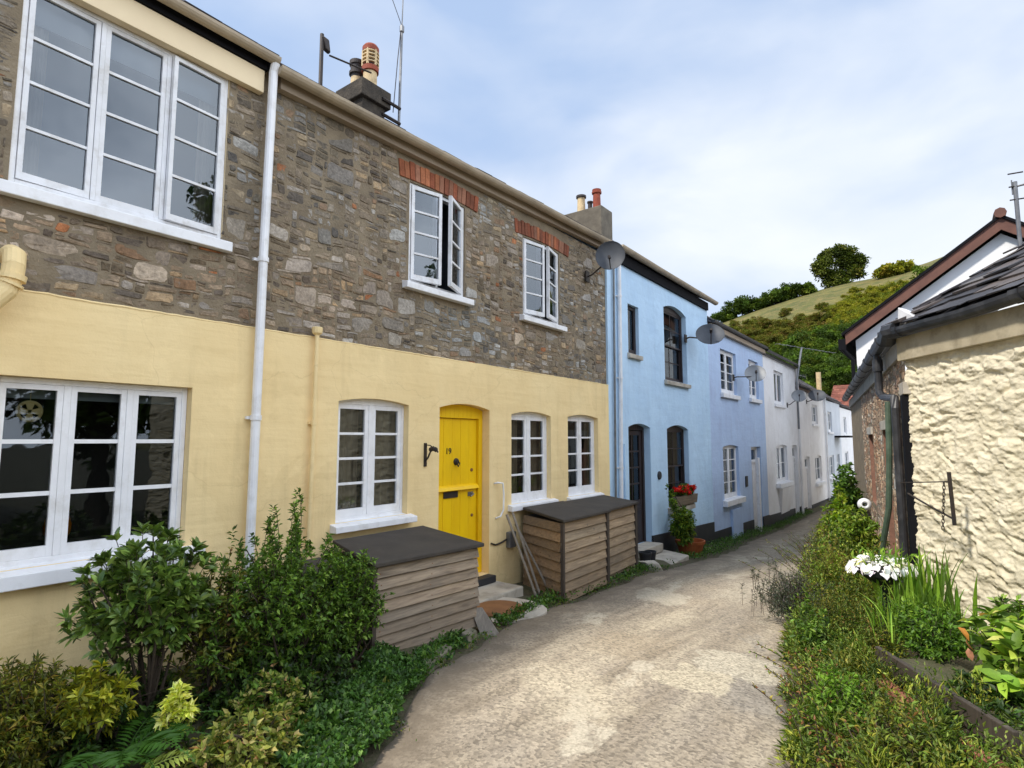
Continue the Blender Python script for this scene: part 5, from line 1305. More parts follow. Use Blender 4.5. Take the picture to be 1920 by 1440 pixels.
def shrub(name, label, cat, base, center, radii, ntips, nleaf, ln, wd, pal, mat='leaf', group=None, rosette=True, shell=.5, lump=.3, stem=.012, nst=7, seed=1, hero=False, spread=.8, spray=.10, shoots=(), droop=.25, updir=.55, stemmat=None):
    R = np.random.default_rng(seed); t = thing(name, label, cat, base, group)
    T, d = tips_in(center, radii, ntips, R, shell, lump, seed * 3.7, base[2] + .03)
    base = np.array(base, float)
    for (tx, ty, tz, k_) in shoots:     # tall leading shoots
        top = np.array([tx, ty, tz]); b0 = np.array(center) + (top - np.array(center)) * .4
        q = np.linspace(0, 1, k_)[:, None]; T = np.concatenate([T, b0 + (top - b0) * q + R.normal(0, .025, (k_, 3))]); d = np.concatenate([d, np.tile(unit(np.array([[0, 0, 1.0]])), (k_, 1))])
    out = unit(d + np.array([0, 0, updir]) + R.normal(0, .25, d.shape))
    mb = MB()
    for k in range(nst):
        tip = T[R.integers(len(T))]; mid = base + (tip - base) * .5 + np.array([0, 0, .10 * np.linalg.norm(tip - base)]) + R.normal(0, .03, 3)
        mb.tube([base + R.normal(0, stem, 3) * [1, 1, 0], mid, tip], [stem, stem * .65, stem * .25], 6, False)
        for q in range(3):
            t2 = T[R.integers(len(T))]
            if np.linalg.norm(t2 - mid) < max(radii) * 1.2: mb.tube([mid, (mid + t2) / 2 + R.normal(0, .02, 3), t2], [stem * .5, stem * .35, stem * .15], 5, False)
    for i in range(0, len(T), 1 if len(T) < 700 else 2):
        mb.tube([T[i] - out[i] * spray * 1.3 - np.array([0, 0, spray * .3]), T[i]], [stem * .22, stem * .12], 3, False)
    mb.build('stem', stemmat or M_['bark'], t)
    n = len(T) * nleaf; ti = np.repeat(np.arange(len(T)), nleaf)
    along = R.uniform(0, 1, n) ** .7
    P = T[ti] - out[ti] * (spray * (1 - along))[:, None]
    side = unit(np.cross(out[ti], R.normal(0, 1, (n, 3)))); D = unit(out[ti] * (.35 + .4 * along)[:, None] + side * spread)
    if not rosette: D = unit(D + R.normal(0, .5, D.shape))
    leaf_obj('foliage', P, D, ln * R.uniform(.7, 1.2, n), wd * R.uniform(.75, 1.2, n), pal, M_[mat], t, R, hero, droop=droop)
    return t

DK = [((44, 66, 22), 4), ((58, 84, 28), 4), ((80, 108, 40), 2), ((34, 50, 20), 2)]
MID = [((80, 108, 36), 4), ((104, 136, 48), 3), ((62, 86, 30), 3), ((134, 160, 66), 1.2)]
OLIVE = [((92, 98, 34), 4), ((112, 114, 40), 3), ((74, 84, 30), 3), ((140, 132, 50), 1), ((120, 88, 44), .5)]
GOLD = [((176, 172, 48), 3), ((150, 152, 44), 3), ((112, 124, 40), 3), ((204, 200, 84), 1)]
LIME = [((222, 222, 110), 4), ((236, 234, 150), 2), ((180, 190, 70), 2)]
PALE = [((150, 152, 70), 3), ((120, 132, 56), 3), ((176, 164, 96), 2), ((92, 108, 44), 2), ((196, 150, 110), .5)]
IVY = [((58, 88, 36), 4), ((74, 108, 44), 4), ((46, 68, 30), 2.5), ((104, 134, 62), 1.2)]

# ---- bed in front of the wide window (left)
shrub('evergreen_shrub', 'dark glossy evergreen shrub with leaf rosettes and bare stems under the wide window', 'shrub', (.80, 1.56, .12), (.80, 1.53, .90), (.42, .37, .36), 300, 15, .070, .028, [((82, 106, 42), 4), ((104, 130, 52), 3), ((132, 154, 74), 1.5), ((58, 80, 32), 2)], 'leaf_gloss', seed=2, hero=True, stem=.012, nst=12, spray=.045, spread=.75, shell=.42, lump=.4, droop=.06, updir=.9)
shrub('leafy_shrub', 'tall small-leaved green shrub with upright shoots before the white downpipe', 'shrub', (.95, 2.35, .1), (.92, 2.32, .62), (.48, .58, .50), 900, 14, .042, .02, MID, 'leaf', seed=3, rosette=False, stem=.014, nst=14, spray=.13, shell=.5, lump=.35,
      shoots=((.55, 2.45, 1.30, 14), (.5, 2.72, 1.36, 26), (.6, 2.40, 1.22, 12), (.7, 2.6, 1.2, 12), (.5, 2.15, 1.12, 10)))
shrub('leafy_shrub', 'bushy bright green shrub leaning against the side of the first bin store', 'shrub', (1.0, 2.85, .1), (.98, 2.78, .60), (.33, .34, .42), 520, 14, .04, .02, MID, 'leaf', seed=4, rosette=False, nst=9, spray=.11)
shrub('brown_tinged_shrub', 'thin brown tinged shrub between the evergreen and the tall green shrub', 'shrub', (.85, 1.9, .1), (.85, 1.92, .62), (.30, .28, .42), 260, 12, .04, .018, OLIVE, 'leaf', seed=5, rosette=False, nst=9, spray=.12)
shrub('golden_shrub', 'olive and gold feathery shrub at the left edge of the picture', 'shrub', (.85, .86, .12), (.82, .90, .38), (.36, .32, .36), 800, 14, .04, .011, OLIVE + GOLD[2:3] + [((150, 136, 50), 2)], 'leaf', seed=6, rosette=False, nst=10, spray=.12)
shrub('golden_shrub', 'gold-leaved low shrub in front of the evergreen shrub', 'shrub', (.95, 1.24, .12), (.96, 1.24, .42), (.22, .18, .20), 130, 14, .055, .022, GOLD, 'leaf', seed=7, nst=7, spray=.06)
shrub('variegated_sprig', 'bright lemon yellow sprig below the evergreen shrub', 'shrub', (1.30, 1.50, .12), (1.32, 1.50, .38), (.09, .09, .14), 45, 14, .05, .022, LIME, 'leaf', seed=8, nst=5, spray=.05, stem=.006)
#shrub('variegated_sprig', 'pale yellow sprig on the gold-leaved low shrub', 'shrub', (1.55, 1.10, .12), (1.55, 1.10, .33), (.10, .10, .10), 28, 13, .05, .024, LIME, 'leaf', seed=18, nst=5, spray=.05, stem=.006)
shrub('pale_shrub', 'pale mottled low shrub at the bottom edge left of the ivy', 'shrub', (1.66, 1.72, .1), (1.66, 1.70, .16), (.30, .36, .22), 420, 13, .045, .024, PALE, 'leaf', seed=9, nst=9, spray=.09)
shrub('pale_shrub', 'pale green shrub with a few pink tips at the bottom centre left', 'shrub', (1.42, 2.02, .1), (1.42, 2.0, .20), (.25, .28, .24), 300, 13, .042, .022, PALE + MID[:2], 'leaf', seed=10, nst=9, spray=.09)
shrub('dark_undergrowth', 'dark low leafy plant in the shade beneath the evergreen shrub', 'shrub', (.70, 1.35, .1), (.65, 1.35, .25), (.5, .6, .22), 420, 12, .05, .025, DK, 'leaf', seed=11, rosette=False, nst=8)
shrub('dark_undergrowth', 'dark low leafy plant in the shade beneath the tall green shrub', 'shrub', (1.15, 2.2, .1), (1.15, 2.2, .24), (.4, .55, .22), 420, 12, .045, .024, DK, 'leaf', seed=12, rosette=False, nst=8)

def fern(label, base, fronds, ln, seed, pal=((70, 110, 36), (120, 150, 60))):
    R = np.random.default_rng(seed); t = thing('fern', label, 'fern', base, 'ferns in the left bed'); base = np.array(base)
    for f in fronds:
        az, el, L_, light = f; mb = MB(); mb.col = lin(*pal[light]); d = np.array([math.cos(az), math.sin(az), 0]); pts = []
        for k in range(22):
            s = k / 21; pts.append(base + d * L_ * s * (.75 + .25 * s) + np.array([0, 0, L_ * (math.sin(el) * s - .75 * s * s * math.sin(el))]))
        Ps, Ds, Ls = [], [], []
        for k in range(2, 22):
            tn = pts[k] - pts[k - 1]; tn /= np.linalg.norm(tn); sd = np.cross(tn, [0, 0, 1.0]); sd /= np.linalg.norm(sd)
            w = L_ * .30 * math.sin(min(1, (k / 21) * 1.15 + .1) * math.pi) ** .8
            for sg in (-1, 1): Ps.append(pts[k]); Ds.append(sd * sg + tn * .45); Ls.append(max(.012, w))
        c = np.tile(lin(*pal[light]), (len(Ps), 1)) * R.uniform(.85, 1.15, (len(Ps), 1))
        fo = leaf_obj('frond', np.array(Ps), np.array(Ds), np.array(Ls), L_ * .045, None, M_['leaf'], t, R, False, cols=c, droop=.15)
        mb.tube(pts, .0025, 4, False); mb.build('midrib', M_['leaf'], fo)
    return t
fern('green fern with arching fronds at the bottom left corner', (1.26, 1.28, .20), [(-.4, 1.0, .50, 0), (.2, 1.1, .52, 0), (.7, 1.0, .46, 0), (1.4, 1.1, .44, 0), (2.3, .9, .40, 0), (-1.1, .9, .44, 0), (-.05, .8, .46, 0)], .4, 31)
fern('bright lime fern frond pointing up at the bottom left', (1.50, 1.18, .16), [(1.0, 1.25, .42, 1), (.4, 1.0, .30, 1)], .4, 32, ((90, 130, 44), (186, 200, 96)))
fern('dark fern behind the pale mottled shrub', (1.48, 1.42, .1), [(.0, .9, .35, 0), (.8, 1.0, .35, 0), (1.6, .9, .35, 0), (-.7, .9, .3, 0)], .4, 33, ((50, 84, 28), (80, 120, 44)))

def scatter(name, label, cat, n, pos, ln, wd, pal, seed, mat='leaf', updir=1.0, hero=False, jitter=.7, kind='stuff'):
    R = np.random.default_rng(seed); P = pos(n, R)
    D = unit(R.normal(0, jitter, (len(P), 3)) + np.array([0, 0, updir]))
    o = leaf_obj(name, P, D, ln * R.uniform(.6, 1.3, len(P)), wd * R.uniform(.7, 1.2, len(P)), pal, M_[mat], None, R, hero)
    return tag(o, label, cat, kind=kind)
def carpet(R, n):
    y = R.uniform(1.75, 3.12, n); xr = np.interp(y, [1.7, 2.2, 2.6, 3.12], [2.08, 1.98, 1.70, 1.40]); xl = np.interp(y, [1.7, 2.3, 3.12], [1.75, 1.45, .95])
    x = xl + (xr + .06 - xl) * R.uniform(0, 1, n) ** .8
    x = x + np.array([.10 * mnoise.noise(Vector((b * 3.5, 1, 1))) + .06 * mnoise.noise(Vector((b * 9, 4, 1))) for b in y]) * np.clip((x - xl) / (xr - xl), 0, 1) + .07
    e = np.minimum((xr + .07 - x) / .25, 1).clip(0, 1)
    h = np.array([.13 + .07 * mnoise.noise(Vector((a * 4, b * 4, 0))) for a, b in zip(x, y)]) * (.55 + .45 * e)
    z = np.array([gz(b) for b in y]) - .0 + h * R.uniform(.2, 1, n) ** .5
    return np.stack([x, y, z], 1)
scatter('ground_cover', 'dense low bright green creeping leaves spilling onto the lane', 'ground cover', 11000, lambda n, R: carpet(R, n), .034, .026, IVY, 41, updir=.8)
def edge_sprigs(n, R):
    y = R.uniform(1.9, 9.5, n); k = np.array([mnoise.noise(Vector((a * 4.3, 8, 2))) for a in y]) > .02
    x = np.interp(y, *EL) + np.abs(R.normal(0, .07, n)) - .03
    return np.stack([x, y, np.array([gz(a) for a in y]) + R.uniform(.0, .035, n)], 1)[k]
scatter('edge_weeds', 'sparse tiny weeds creeping from the bed onto the lane edge', 'weeds', 3200, edge_sprigs, .022, .014, IVY + OLIVE[:2], 45, updir=.9)
def ivy_side(n, R):
    s = R.uniform(0, 1, n); z = R.uniform(.05, .80, n); x = .1 + .86 * s; y = 3.34 - .26 * s - R.uniform(.0, .22, n) * (1 - .5 * z)
    return np.stack([x, y, z], 1)
scatter('ivy', 'dark ivy climbing the left side of the first bin store', 'ivy', 3400, ivy_side, .045, .036, DK, 42, 'leaf', updir=.3, jitter=1.0)
def wallweeds(n, R):
    y = 3.1 + 23 * R.uniform(0, 1, n) ** 1.5
    l = np.interp(y, *EL); u = R.uniform(0, 1, n)
    keep = np.array([mnoise.noise(Vector((a * 1.3, 5, 1))) for a in y]) > -.32
    x = l - .05 - np.interp(y, [3, 5, 9, 12, 30], [.14, .2, .22, .5, .30]) * u + .10 * R.normal(0, .5, n)
    x = np.where((y > 4.45) & (y < 5.5), l - .03 + .05 * R.normal(0, 1, n), x)
    hh = np.interp(y, [3, 8, 13, 18, 30], [.10, .12, .22, .2, .15]) * (.6 + .8 * np.array([mnoise.noise(Vector((a * 2.4, 9, 1))) for a in y]))
    z = np.array([gz(a) for a in y]) + np.abs(hh) * R.uniform(0, 1, n)
    P = np.stack([x, y, z], 1)[keep]
    bad = (P[:, 0] < .9) & (P[:, 1] > 9.1) & (P[:, 1] < 11.0)
    return P[~bad]
scatter('weeds', 'strip of low weeds and clover between the cottages and the lane', 'weeds', 14000, wallweeds, .04, .024, IVY + MID[:1], 43, updir=.9)
def crumbs(n, R):
    y = R.uniform(.2, 3.1, n); x = R.uniform(0, 1, n) * (np.interp(y, *EL) - .12)
    return np.stack([x, y, np.full(n, .11) + R.uniform(0, .07, n)], 1)
scatter('leaf_litter', 'dry leaf litter and creeping leaves on the soil of the left bed', 'leaf litter', 5000, crumbs, .05, .028, DK + OLIVE[:3] + [((96, 76, 56), 2)], 44, updir=.5, jitter=1.0)

# potted shrub by the blue house and the window box
pt_ = G(1263, 1030, -.52); px_, py_ = .38, 11.75
t = thing('terracotta_pot', 'terracotta pot on the ground under the geranium window', 'plant pot', (px_, py_, gz(py_)))
zb = gz(py_) - .02
mb = MB(); mb.lathe([(0, 0), (.20, 0), (.27, .26), (.29, .26), (.30, .32), (.27, .32), (.25, .24), (0, .24)], (px_, py_, zb), 28); mb.build('body', M_['terracotta'], t)
shrub('potted_shrub', 'tall yellowish green climber growing from the terracotta pot', 'shrub', (px_, py_, zb + .25), (px_ - .05, py_ - .25, zb + .62), (.22, .28, .40), 300, 14, .075, .03, [((120, 140, 44), 3), ((84, 112, 36), 3), ((150, 160, 60), 1), ((60, 84, 30), 2)], seed=51, nst=8, shoots=((.2, 11.15, zb + 1.40, 14), (.25, 11.1, zb + 1.2, 10)))
t = thing('window_box', 'wooden window box on the blue house sill', 'window box', (.05, 12.3, .40))
mb = MB(); mb.col = (.7, .66, .6); mb.prism([(-.04, 11.72, .405), (.13, 11.72, .405), (.13, 12.95, .405), (-.04, 12.95, .405)], [(-.05, 11.70, .60), (.15, 11.70, .60), (.15, 12.97, .60), (-.05, 12.97, .60)]); mb.build('box', M_['wood'], t, bevel=.006)
shrub('geranium', 'red geraniums flowering in the window box', 'flowers', (.05, 12.3, .58), (.07, 12.35, .70), (.14, .55, .14), 150, 9, .06, .05, [((70, 100, 36), 3), ((90, 120, 46), 2)], seed=52, nst=6, stem=.006)
R = np.random.default_rng(53); gp = []
for k in range(34):
    c = np.array([.12 + R.normal(0, .05), 12.4 + R.normal(0, .25), (.74) + R.normal(0, .035)]); q = unit(R.normal(0, 1, (26, 3))); gp.append(c + q * .035)
gp = np.concatenate(gp); o = leaf_obj('blossom', gp, unit(R.normal(0, 1, gp.shape)), .04, .036, [((196, 26, 22), 4), ((224, 50, 36), 2), ((150, 14, 18), 1)], M_['petal'], bpy.data.objects['geranium'], R)
shrub('trailing_plant', 'thin trailing plant hanging under the blue house window sill', 'plant', (.06, 12.9, -.2), (.09, 12.75, .02), (.06, .25, .24), 40, 6, .03, .02, MID, seed=54, nst=5, stem=.004)

# ---- right-hand verge
def vy(y): return lane_r(y)
VERGE = [((96, 112, 40), 4), ((74, 96, 34), 4), ((122, 124, 50), 2.5), ((134, 92, 54), .8), ((150, 150, 70), 1)]
def verge_pos(y0, y1, wf, hf, seed):
    def f(n, R):
        y = R.uniform(y0, y1, n); u = R.uniform(0, 1, n) ** .8; w = np.interp(y, *wf); h = np.interp(y, *hf)
        x = np.array([vy(a) for a in y]) - .04 + w * u + R.normal(0, .03, n)
        lum = np.array([.62 + .55 * mnoise.noise(Vector((a * 2.1, b * 2.1, seed))) + .35 * mnoise.noise(Vector((a * 5.5, b * 5.5, seed))) for a, b in zip(x, y)])
        edge = np.minimum(1, (u + .08) / .30)
        z = np.array([gz(a) for a in y]) + .02 + h * lum.clip(.1, 2) * edge * R.uniform(0, 1, n) ** .6
        return np.stack([x, y, z], 1)
    return f
A_, B_ = G(1640, 1215, .30), G(1805, 1312, .32)
def tussocks(name, label, n, y0, y1, wf, hf, pals, ln, wd, seed, rr=(.08, .22), per=230, blade=.3):
    """a tangle of small plant mounds, each with its own colour and height"""
    R = np.random.default_rng(seed); Ps, Ds, Cs, Ls, Ws = [], [], [], [], []
    for k in range(n):
        y = R.uniform(y0, y1); u = R.uniform(0, 1) ** .8; w = np.interp(y, *wf); x = vy(y) - .06 + w * u
        H = np.interp(y, *hf) * R.uniform(.5, 1.5) * min(1, .55 + u * 1.6); r = R.uniform(*rr) * (1 if u > .1 else .7)
        if 4.7 < y < 5.95: x = min(x, A_[0] + (A_[1] - y) * (B_[0] - A_[0]) / (A_[1] - B_[1]) - .10)
        m = int(per * R.uniform(.6, 1.3)); pal = pals[R.integers(len(pals))]
        d = unit(R.normal(0, 1, (m, 3)) * [1, 1, .8]); d[:, 2] = np.abs(d[:, 2]); q = R.uniform(0, 1, (m, 1)) ** .35
        P = np.array([x, y, gz(y) + .01]) + d * q * [r, r, H] + R.normal(0, .012, (m, 3)); P[:, 2] = np.maximum(P[:, 2], gz(y) + .01)
        D = unit(d * [1, 1, .6] + [0, 0, .55] + R.normal(0, .45, (m, 3))); thin = R.uniform() < blade
        Ps.append(P); Ds.append(D); Cs.append(palette(m, pal, R) * R.uniform(.65, 1.15)); Ls.append(ln * R.uniform(.6, 1.3, m) * (2.2 if thin else 1)); Ws.append(wd * R.uniform(.7, 1.2, m) * (.5 if thin else 1))
    o = leaf_obj(name, np.concatenate(Ps), np.concatenate(Ds), np.concatenate(Ls), np.concatenate(Ws), None, M_['leaf'], None, R, False, cols=np.concatenate(Cs))
    return tag(o, label, 'verge plants', kind='stuff')
PG = [((104, 126, 48), 5), ((84, 104, 38), 3), ((128, 142, 60), 2)]; PO = [((124, 124, 50), 4), ((104, 108, 42), 3), ((152, 142, 66), 1)]
PRs = [((128, 96, 54), 1), ((116, 116, 46), 3), ((150, 130, 70), 1), ((92, 108, 38), 3)]; PDk = [((70, 92, 34), 4), ((56, 76, 30), 3)]; PYl = [((158, 160, 62), 3), ((132, 144, 50), 3)]
tussocks('verge_plants', 'tangled low green and rusty verge plants in the bottom right corner', 190, 3.0, 5.5, ([3, 4.2, 5.5], [1.6, 1.35, .8]), ([3, 5.5], [.20, .32]), [PG, PG, PG, PG, PO, PYl, PDk], .032, .012, 61, (.06, .17), 170)
tussocks('verge_plants', 'olive green tangle of fine verge plants below the white flowers', 120, 5.4, 7.8, ([5.3, 7.6], [.70, .95]), ([5.3, 6.5, 7.6], [.36, .56, .62]), [PG, PG, PO, PRs, PDk, PYl], .030, .012, 62, (.08, .20), 230, .2)
tussocks('verge_plants', 'weedy verge along the brick lane wall', 100, 7.7, 15, ([7.6, 10, 15], [.9, .95, .7]), ([7.6, 10, 15], [.66, .75, .7]), [PG, PG, PO, PRs, PDk, PYl], .045, .019, 63, (.12, .28), 240, .2)
tussocks('verge_plants', 'pale dusty weeds at the far bend of the lane', 46, 15, 27, ([15, 20, 27], [.8, .8, .9]), ([15, 22, 27], [.7, .8, .9]), [PO, PYl, PRs], .09, .04, 64, (.2, .4), 160, .1)
for k, (vx, vyy, hh, rx, pal_, ln_, wd_, lab_) in enumerate((
        (3.72, 5.35, .42, .22, MID, .05, .022, 'leafy green weed standing above the verge beside the wooden trough'),
        (3.60, 6.15, .50, .22, OLIVE, .03, .010, 'fine olive feathery weed in front of the white flower bowl'),
        (3.55, 7.35, .62, .24, [((120, 140, 48), 3), ((96, 120, 40), 3), ((146, 156, 70), 1)], .06, .024, 'upright yellow green weed on the verge left of the white flower bowl'),
        (3.42, 8.3, .74, .26, [((128, 120, 56), 3), ((104, 112, 44), 3), ((140, 96, 60), .8)], .04, .014, 'tall rusty seeded weed on the verge before the black door post'),
        (3.30, 9.3, .80, .28, MID + OLIVE[:1], .06, .03, 'tall leafy weed on the verge nearer than the white globe'),
        (4.05, 4.1, .30, .24, [((112, 146, 46), 3), ((90, 122, 38), 3)], .05, .018, 'low bright green tuft in the bottom right corner'),
        (4.35, 3.75, .34, .26, OLIVE + PG[:1], .04, .016, 'olive tuft at the very bottom right of the verge'))):
    shrub('verge_weed', lab_, 'plant', (vx, vyy, gz(vyy)), (vx, vyy, gz(vyy) + hh * .5), (rx, rx * 1.2, hh * .5), 150, 10, ln_, wd_, pal_, seed=90 + k, rosette=False, nst=12, stem=.004, spray=.14, lump=.5, updir=1.0, shoots=((vx - .08, vyy + .1, gz(vyy) + hh * 1.25, 10), (vx + .1, vyy - .08, gz(vyy) + hh * 1.15, 8)))
scatter('undergrowth', 'flat leafy undergrowth covering the soil of the right-hand verge', 'undergrowth', 7000, verge_pos(3.0, 12, ([3, 4.2, 5.5, 12], [1.6, 1.35, .9, .9]), ([3, 12], [.08, .14]), 60), .034, .018, DK + OLIVE[:2], 60, updir=.9)
wg_ = PY(1621, 946, 10.2)
def wisps(name, label, n, y0, y1, h, pal, seed, lean=.5):
    """thin arching stalks with tiny leaves"""
    R = np.random.default_rng(seed); t = thing(name, label, 'plant', (vy((y0 + y1) / 2) + .2, (y0 + y1) / 2, gz((y0 + y1) / 2)))
    mb = MB(); P, D = [], []
    for k in range(n):
        y = R.uniform(y0, y1); x = vy(y) + R.uniform(.02, .5); b = np.array([x, y, gz(y)]); d = np.array([-abs(R.normal(0, lean)), R.normal(0, lean * .6), 1.0]); d /= np.linalg.norm(d); H = h * R.uniform(.6, 1.2)
        pts = [b + d * H * s + np.array([d[0], d[1], -.25]) * H * s * s * .6 for s in np.linspace(0, 1, 6)]
        mb.tube(pts, .0035, 3, False)
        for q in range(26):
            s = R.uniform(.25, 1); i = min(4, int(s * 5)); p = pts[i] + (pts[i + 1] - pts[i]) * (s * 5 - i); P.append(p); D.append(unit(R.normal(0, 1, 3)) + d * .6)
    mb.build('stem', M_['bark'], t); leaf_obj('foliage', np.array(P), np.array(D), .03 * R.uniform(.6, 1.3, len(P)), .013, pal, M_['leaf'], t, R)
    return t
wisps('wild_herb', 'wispy stalks leaning over the lane edge at the bottom right', 120, 3.4, 5.4, .28, [((104, 126, 44), 3), ((140, 128, 56), 2), ((128, 84, 52), 1)], 65)
wisps('wild_herb', 'wispy reddish stalks on the verge before the brick wall', 110, 7.4, 12, .75, VERGE, 66, .35)
shrub('rosemary_bush', 'dark grey green needle-leaved bush hanging over the lane edge', 'shrub', (3.42, 6.75, gz(6.75)), (3.32, 6.75, .16), (.34, .55, .26), 420, 18, .035, .007, [((72, 82, 66), 4), ((52, 62, 48), 3), ((104, 108, 92), 2), ((110, 100, 104), 1)], seed=67, rosette=False, nst=10, spray=.14, spread=.7, shoots=((2.85, 6.9, .36, 16), (2.9, 6.5, .22, 14), (2.95, 7.2, .42, 12)))
shrub('green_weed', 'tall yellow green weed growing at the foot of the brick wall', 'plant', (3.35, 10.6, gz(10.6)), (3.25, 10.6, .30), (.30, .6, .50), 260, 11, .085, .045, [((130, 150, 40), 4), ((100, 130, 36), 3), ((160, 170, 70), 1)], seed=68, rosette=False, nst=9, shoots=((3.2, 10.9, 1.0, 14), (3.15, 11.6, .9, 10)))
shrub('green_weed', 'leafy weed crowding round the white globe on the verge', 'plant', (wg_[0], wg_[1] - .1, gz(10.2)), (wg_[0] - .05, wg_[1] - .25, wg_[2] - .42), (.30, .28, .40), 220, 11, .07, .035, [((120, 140, 44), 4), ((92, 120, 38), 3), ((150, 160, 70), 1)], seed=70, rosette=False, nst=7)
shrub('green_weed', 'dark bushy shrub beyond the brick wall door', 'plant', (2.95, 15.2, gz(15)), (2.80, 15.2, .35), (.30, 1.0, .95), 300, 12, .11, .06, [((70, 100, 36), 4), ((96, 124, 44), 2), ((52, 76, 30), 2)], seed=69, rosette=False, nst=8)

def blades(name, label, base, n, h, w, spread, pal, seed, cat='plant', lean=.16):
    R = np.random.default_rng(seed); t = thing(name, label, cat, base); V, F, Cc = [], [], []
    cols = palette(n, pal, R)
    for k in range(n):
        b = np.array(base) + np.array([R.normal(0, spread[0]), R.normal(0, spread[1]), 0]); az = R.uniform(0, 2 * math.pi); H = h * R.uniform(.55, 1.15)
        d = np.array([math.cos(az), math.sin(az), 0]); sd = np.array([-d[1], d[0], 0]) if R.uniform() < .5 else unit(np.array([ROT[0][0], 1, 0.])); ln = abs(R.normal(0, lean)); o = len(V)
        for q in range(6):
            s = q / 5; c = b + d * H * ln * s + d * H * ln * 1.2 * s ** 3 + np.array([0, 0, H * s - H * ln * .5 * s ** 3]); ww = w * (1 - s ** 2.2) * (.75 + .25 * min(1, s * 4)) * .5 + .0006
            V += [c - sd * ww, c + d * .004, c + sd * ww]; Cc += [cols[k]] * 3
        for q in range(5):
            i = o + q * 3; F += [(i, i + 1, i + 4, i + 3), (i + 1, i + 2, i + 5, i + 4)]
    np_mesh('blade', np.array(V), np.array(F), np.array(Cc), M_['leaf'], t).name = 'blades'
    return t
BLD = [((112, 146, 44), 4), ((90, 124, 38), 3), ((140, 168, 62), 2), ((72, 100, 34), 2)]
blades('iris_clump', 'tall sword-leaved clump against the cream wall', (4.42, 6.55, .16), 85, .62, .040, (.13, .13), BLD, 71, lean=.09)
blades('iris_clump', 'shorter grassy clump in the wooden trough', (4.40, 5.95, .22), 260, .30, .011, (.16, .22), BLD, 72, lean=.3)
blades('iris_clump', 'upright bright blades beside the black door post', (4.02, 7.75, gz(7.7) + .02), 46, .62, .034, (.12, .12), [((120, 150, 44), 3), ((90, 124, 36), 3), ((150, 160, 60), 1)], 73)
shrub('grassy_filler', 'mixed green leaves filling the wooden trough', 'plant', (4.55, 5.65, .2), (4.50, 5.60, .34), (.28, .50, .16), 620, 12, .045, .018, [((84, 118, 34), 4), ((64, 92, 28), 3), ((120, 150, 50), 1)], seed=74, rosette=False, nst=6)
# white flower head in a dark bowl
fb = PY(1655, 1072, 6.75)
t = thing('flower_bowl', 'dark bowl of drooping white flowers standing on the verge', 'flower bowl', (fb[0], fb[1], gz(6.75)))
mb = MB(); mb.lathe([(0, -.10), (.10, -.10), (.22, -.02), (.26, .05), (.24, .05), (.18, -.01), (0, -.03)], fb, 24); mb.tube([fb + np.array([0, 0, -.09]), (fb[0], fb[1], gz(6.75) - .05)], .05, 10); mb.build('bowl', M_['plinth'], t)
R = np.random.default_rng(75); P, D = [], []
for k in range(240):
    a = R.uniform(0, 2 * math.pi); rr_ = .27 * math.sqrt(R.uniform(.05, 1)); z = .12 - .9 * rr_ ** 2 + R.normal(0, .012)
    P.append(fb + np.array([rr_ * math.cos(a), rr_ * math.sin(a), z])); D.append(np.array([math.cos(a), math.sin(a), -1.1 if rr_ > .17 else .15]))
leaf_obj('petals', np.array(P), np.array(D), .085 * R.uniform(.7, 1.2, len(P)), .055, [((236, 234, 240), 4), ((220, 218, 230), 2), ((226, 226, 180), .5)], M_['petal'], t, R, True, fold=.35, droop=.25)
P = fb + np.stack([R.normal(0, .13, 60), R.normal(0, .13, 60), .10 + R.uniform(0, .06, 60)], 1); leaf_obj('leaves', P, unit(R.normal(0, .7, P.shape) + [0, 0, .7]), .09, .025, BLD, M_['leaf'], t, R)
# hydrangea-like big leaves with orange tints
shrub('broad_leaved_plant', 'broad-leaved plant with a few orange leaves at the right edge', 'plant', (4.98, 4.95, .1), (4.98, 4.95, .42), (.28, .42, .30), 120, 7, .115, .068, [((134, 160, 50), 4), ((104, 136, 44), 4), ((170, 186, 76), 2), ((78, 104, 36), 2), ((206, 206, 110), .8)], 'leaf', seed=76, hero=True, nst=8, spray=.09, spread=.9, droop=.3)
R = np.random.default_rng(77)
op_ = np.array([PY(1795, 1175, 5.15), PY(1812, 1195, 5.12), PY(1838, 1160, 5.2), PY(1815, 1215, 5.1), PY(1905, 1240, 4.9)])
leaf_obj('orange_leaf', op_, np.array([[.5, -.3, -.4], [.2, -.3, -.8], [.5, -.2, .5], [.2, -.3, -.9], [.4, -.2, .3]]), np.array([.10, .09, .075, .08, .05]), np.array([.06, .05, .06, .045, .03]), None, M_['leaf'], bpy.data.objects['broad_leaved_plant'], R, True, cols=np.array([lin(222, 150, 76), lin(226, 156, 120), lin(214, 160, 90), lin(200, 140, 110), lin(214, 140, 50)]))
shrub('shade_plant', 'dark leafy plant in the shade under the broad-leaved plant', 'plant', (4.85, 4.55, .1), (4.75, 4.6, .18), (.35, .5, .18), 320, 12, .05, .026, DK, seed=78, rosette=False, nst=6)
shrub('white_sprig', 'small plant with white flower heads against the cream wall', 'plant', (5.0, 6.2, .1), (5.0, 6.2, .36), (.18, .3, .22), 70, 9, .06, .03, MID, seed=79, nst=6)
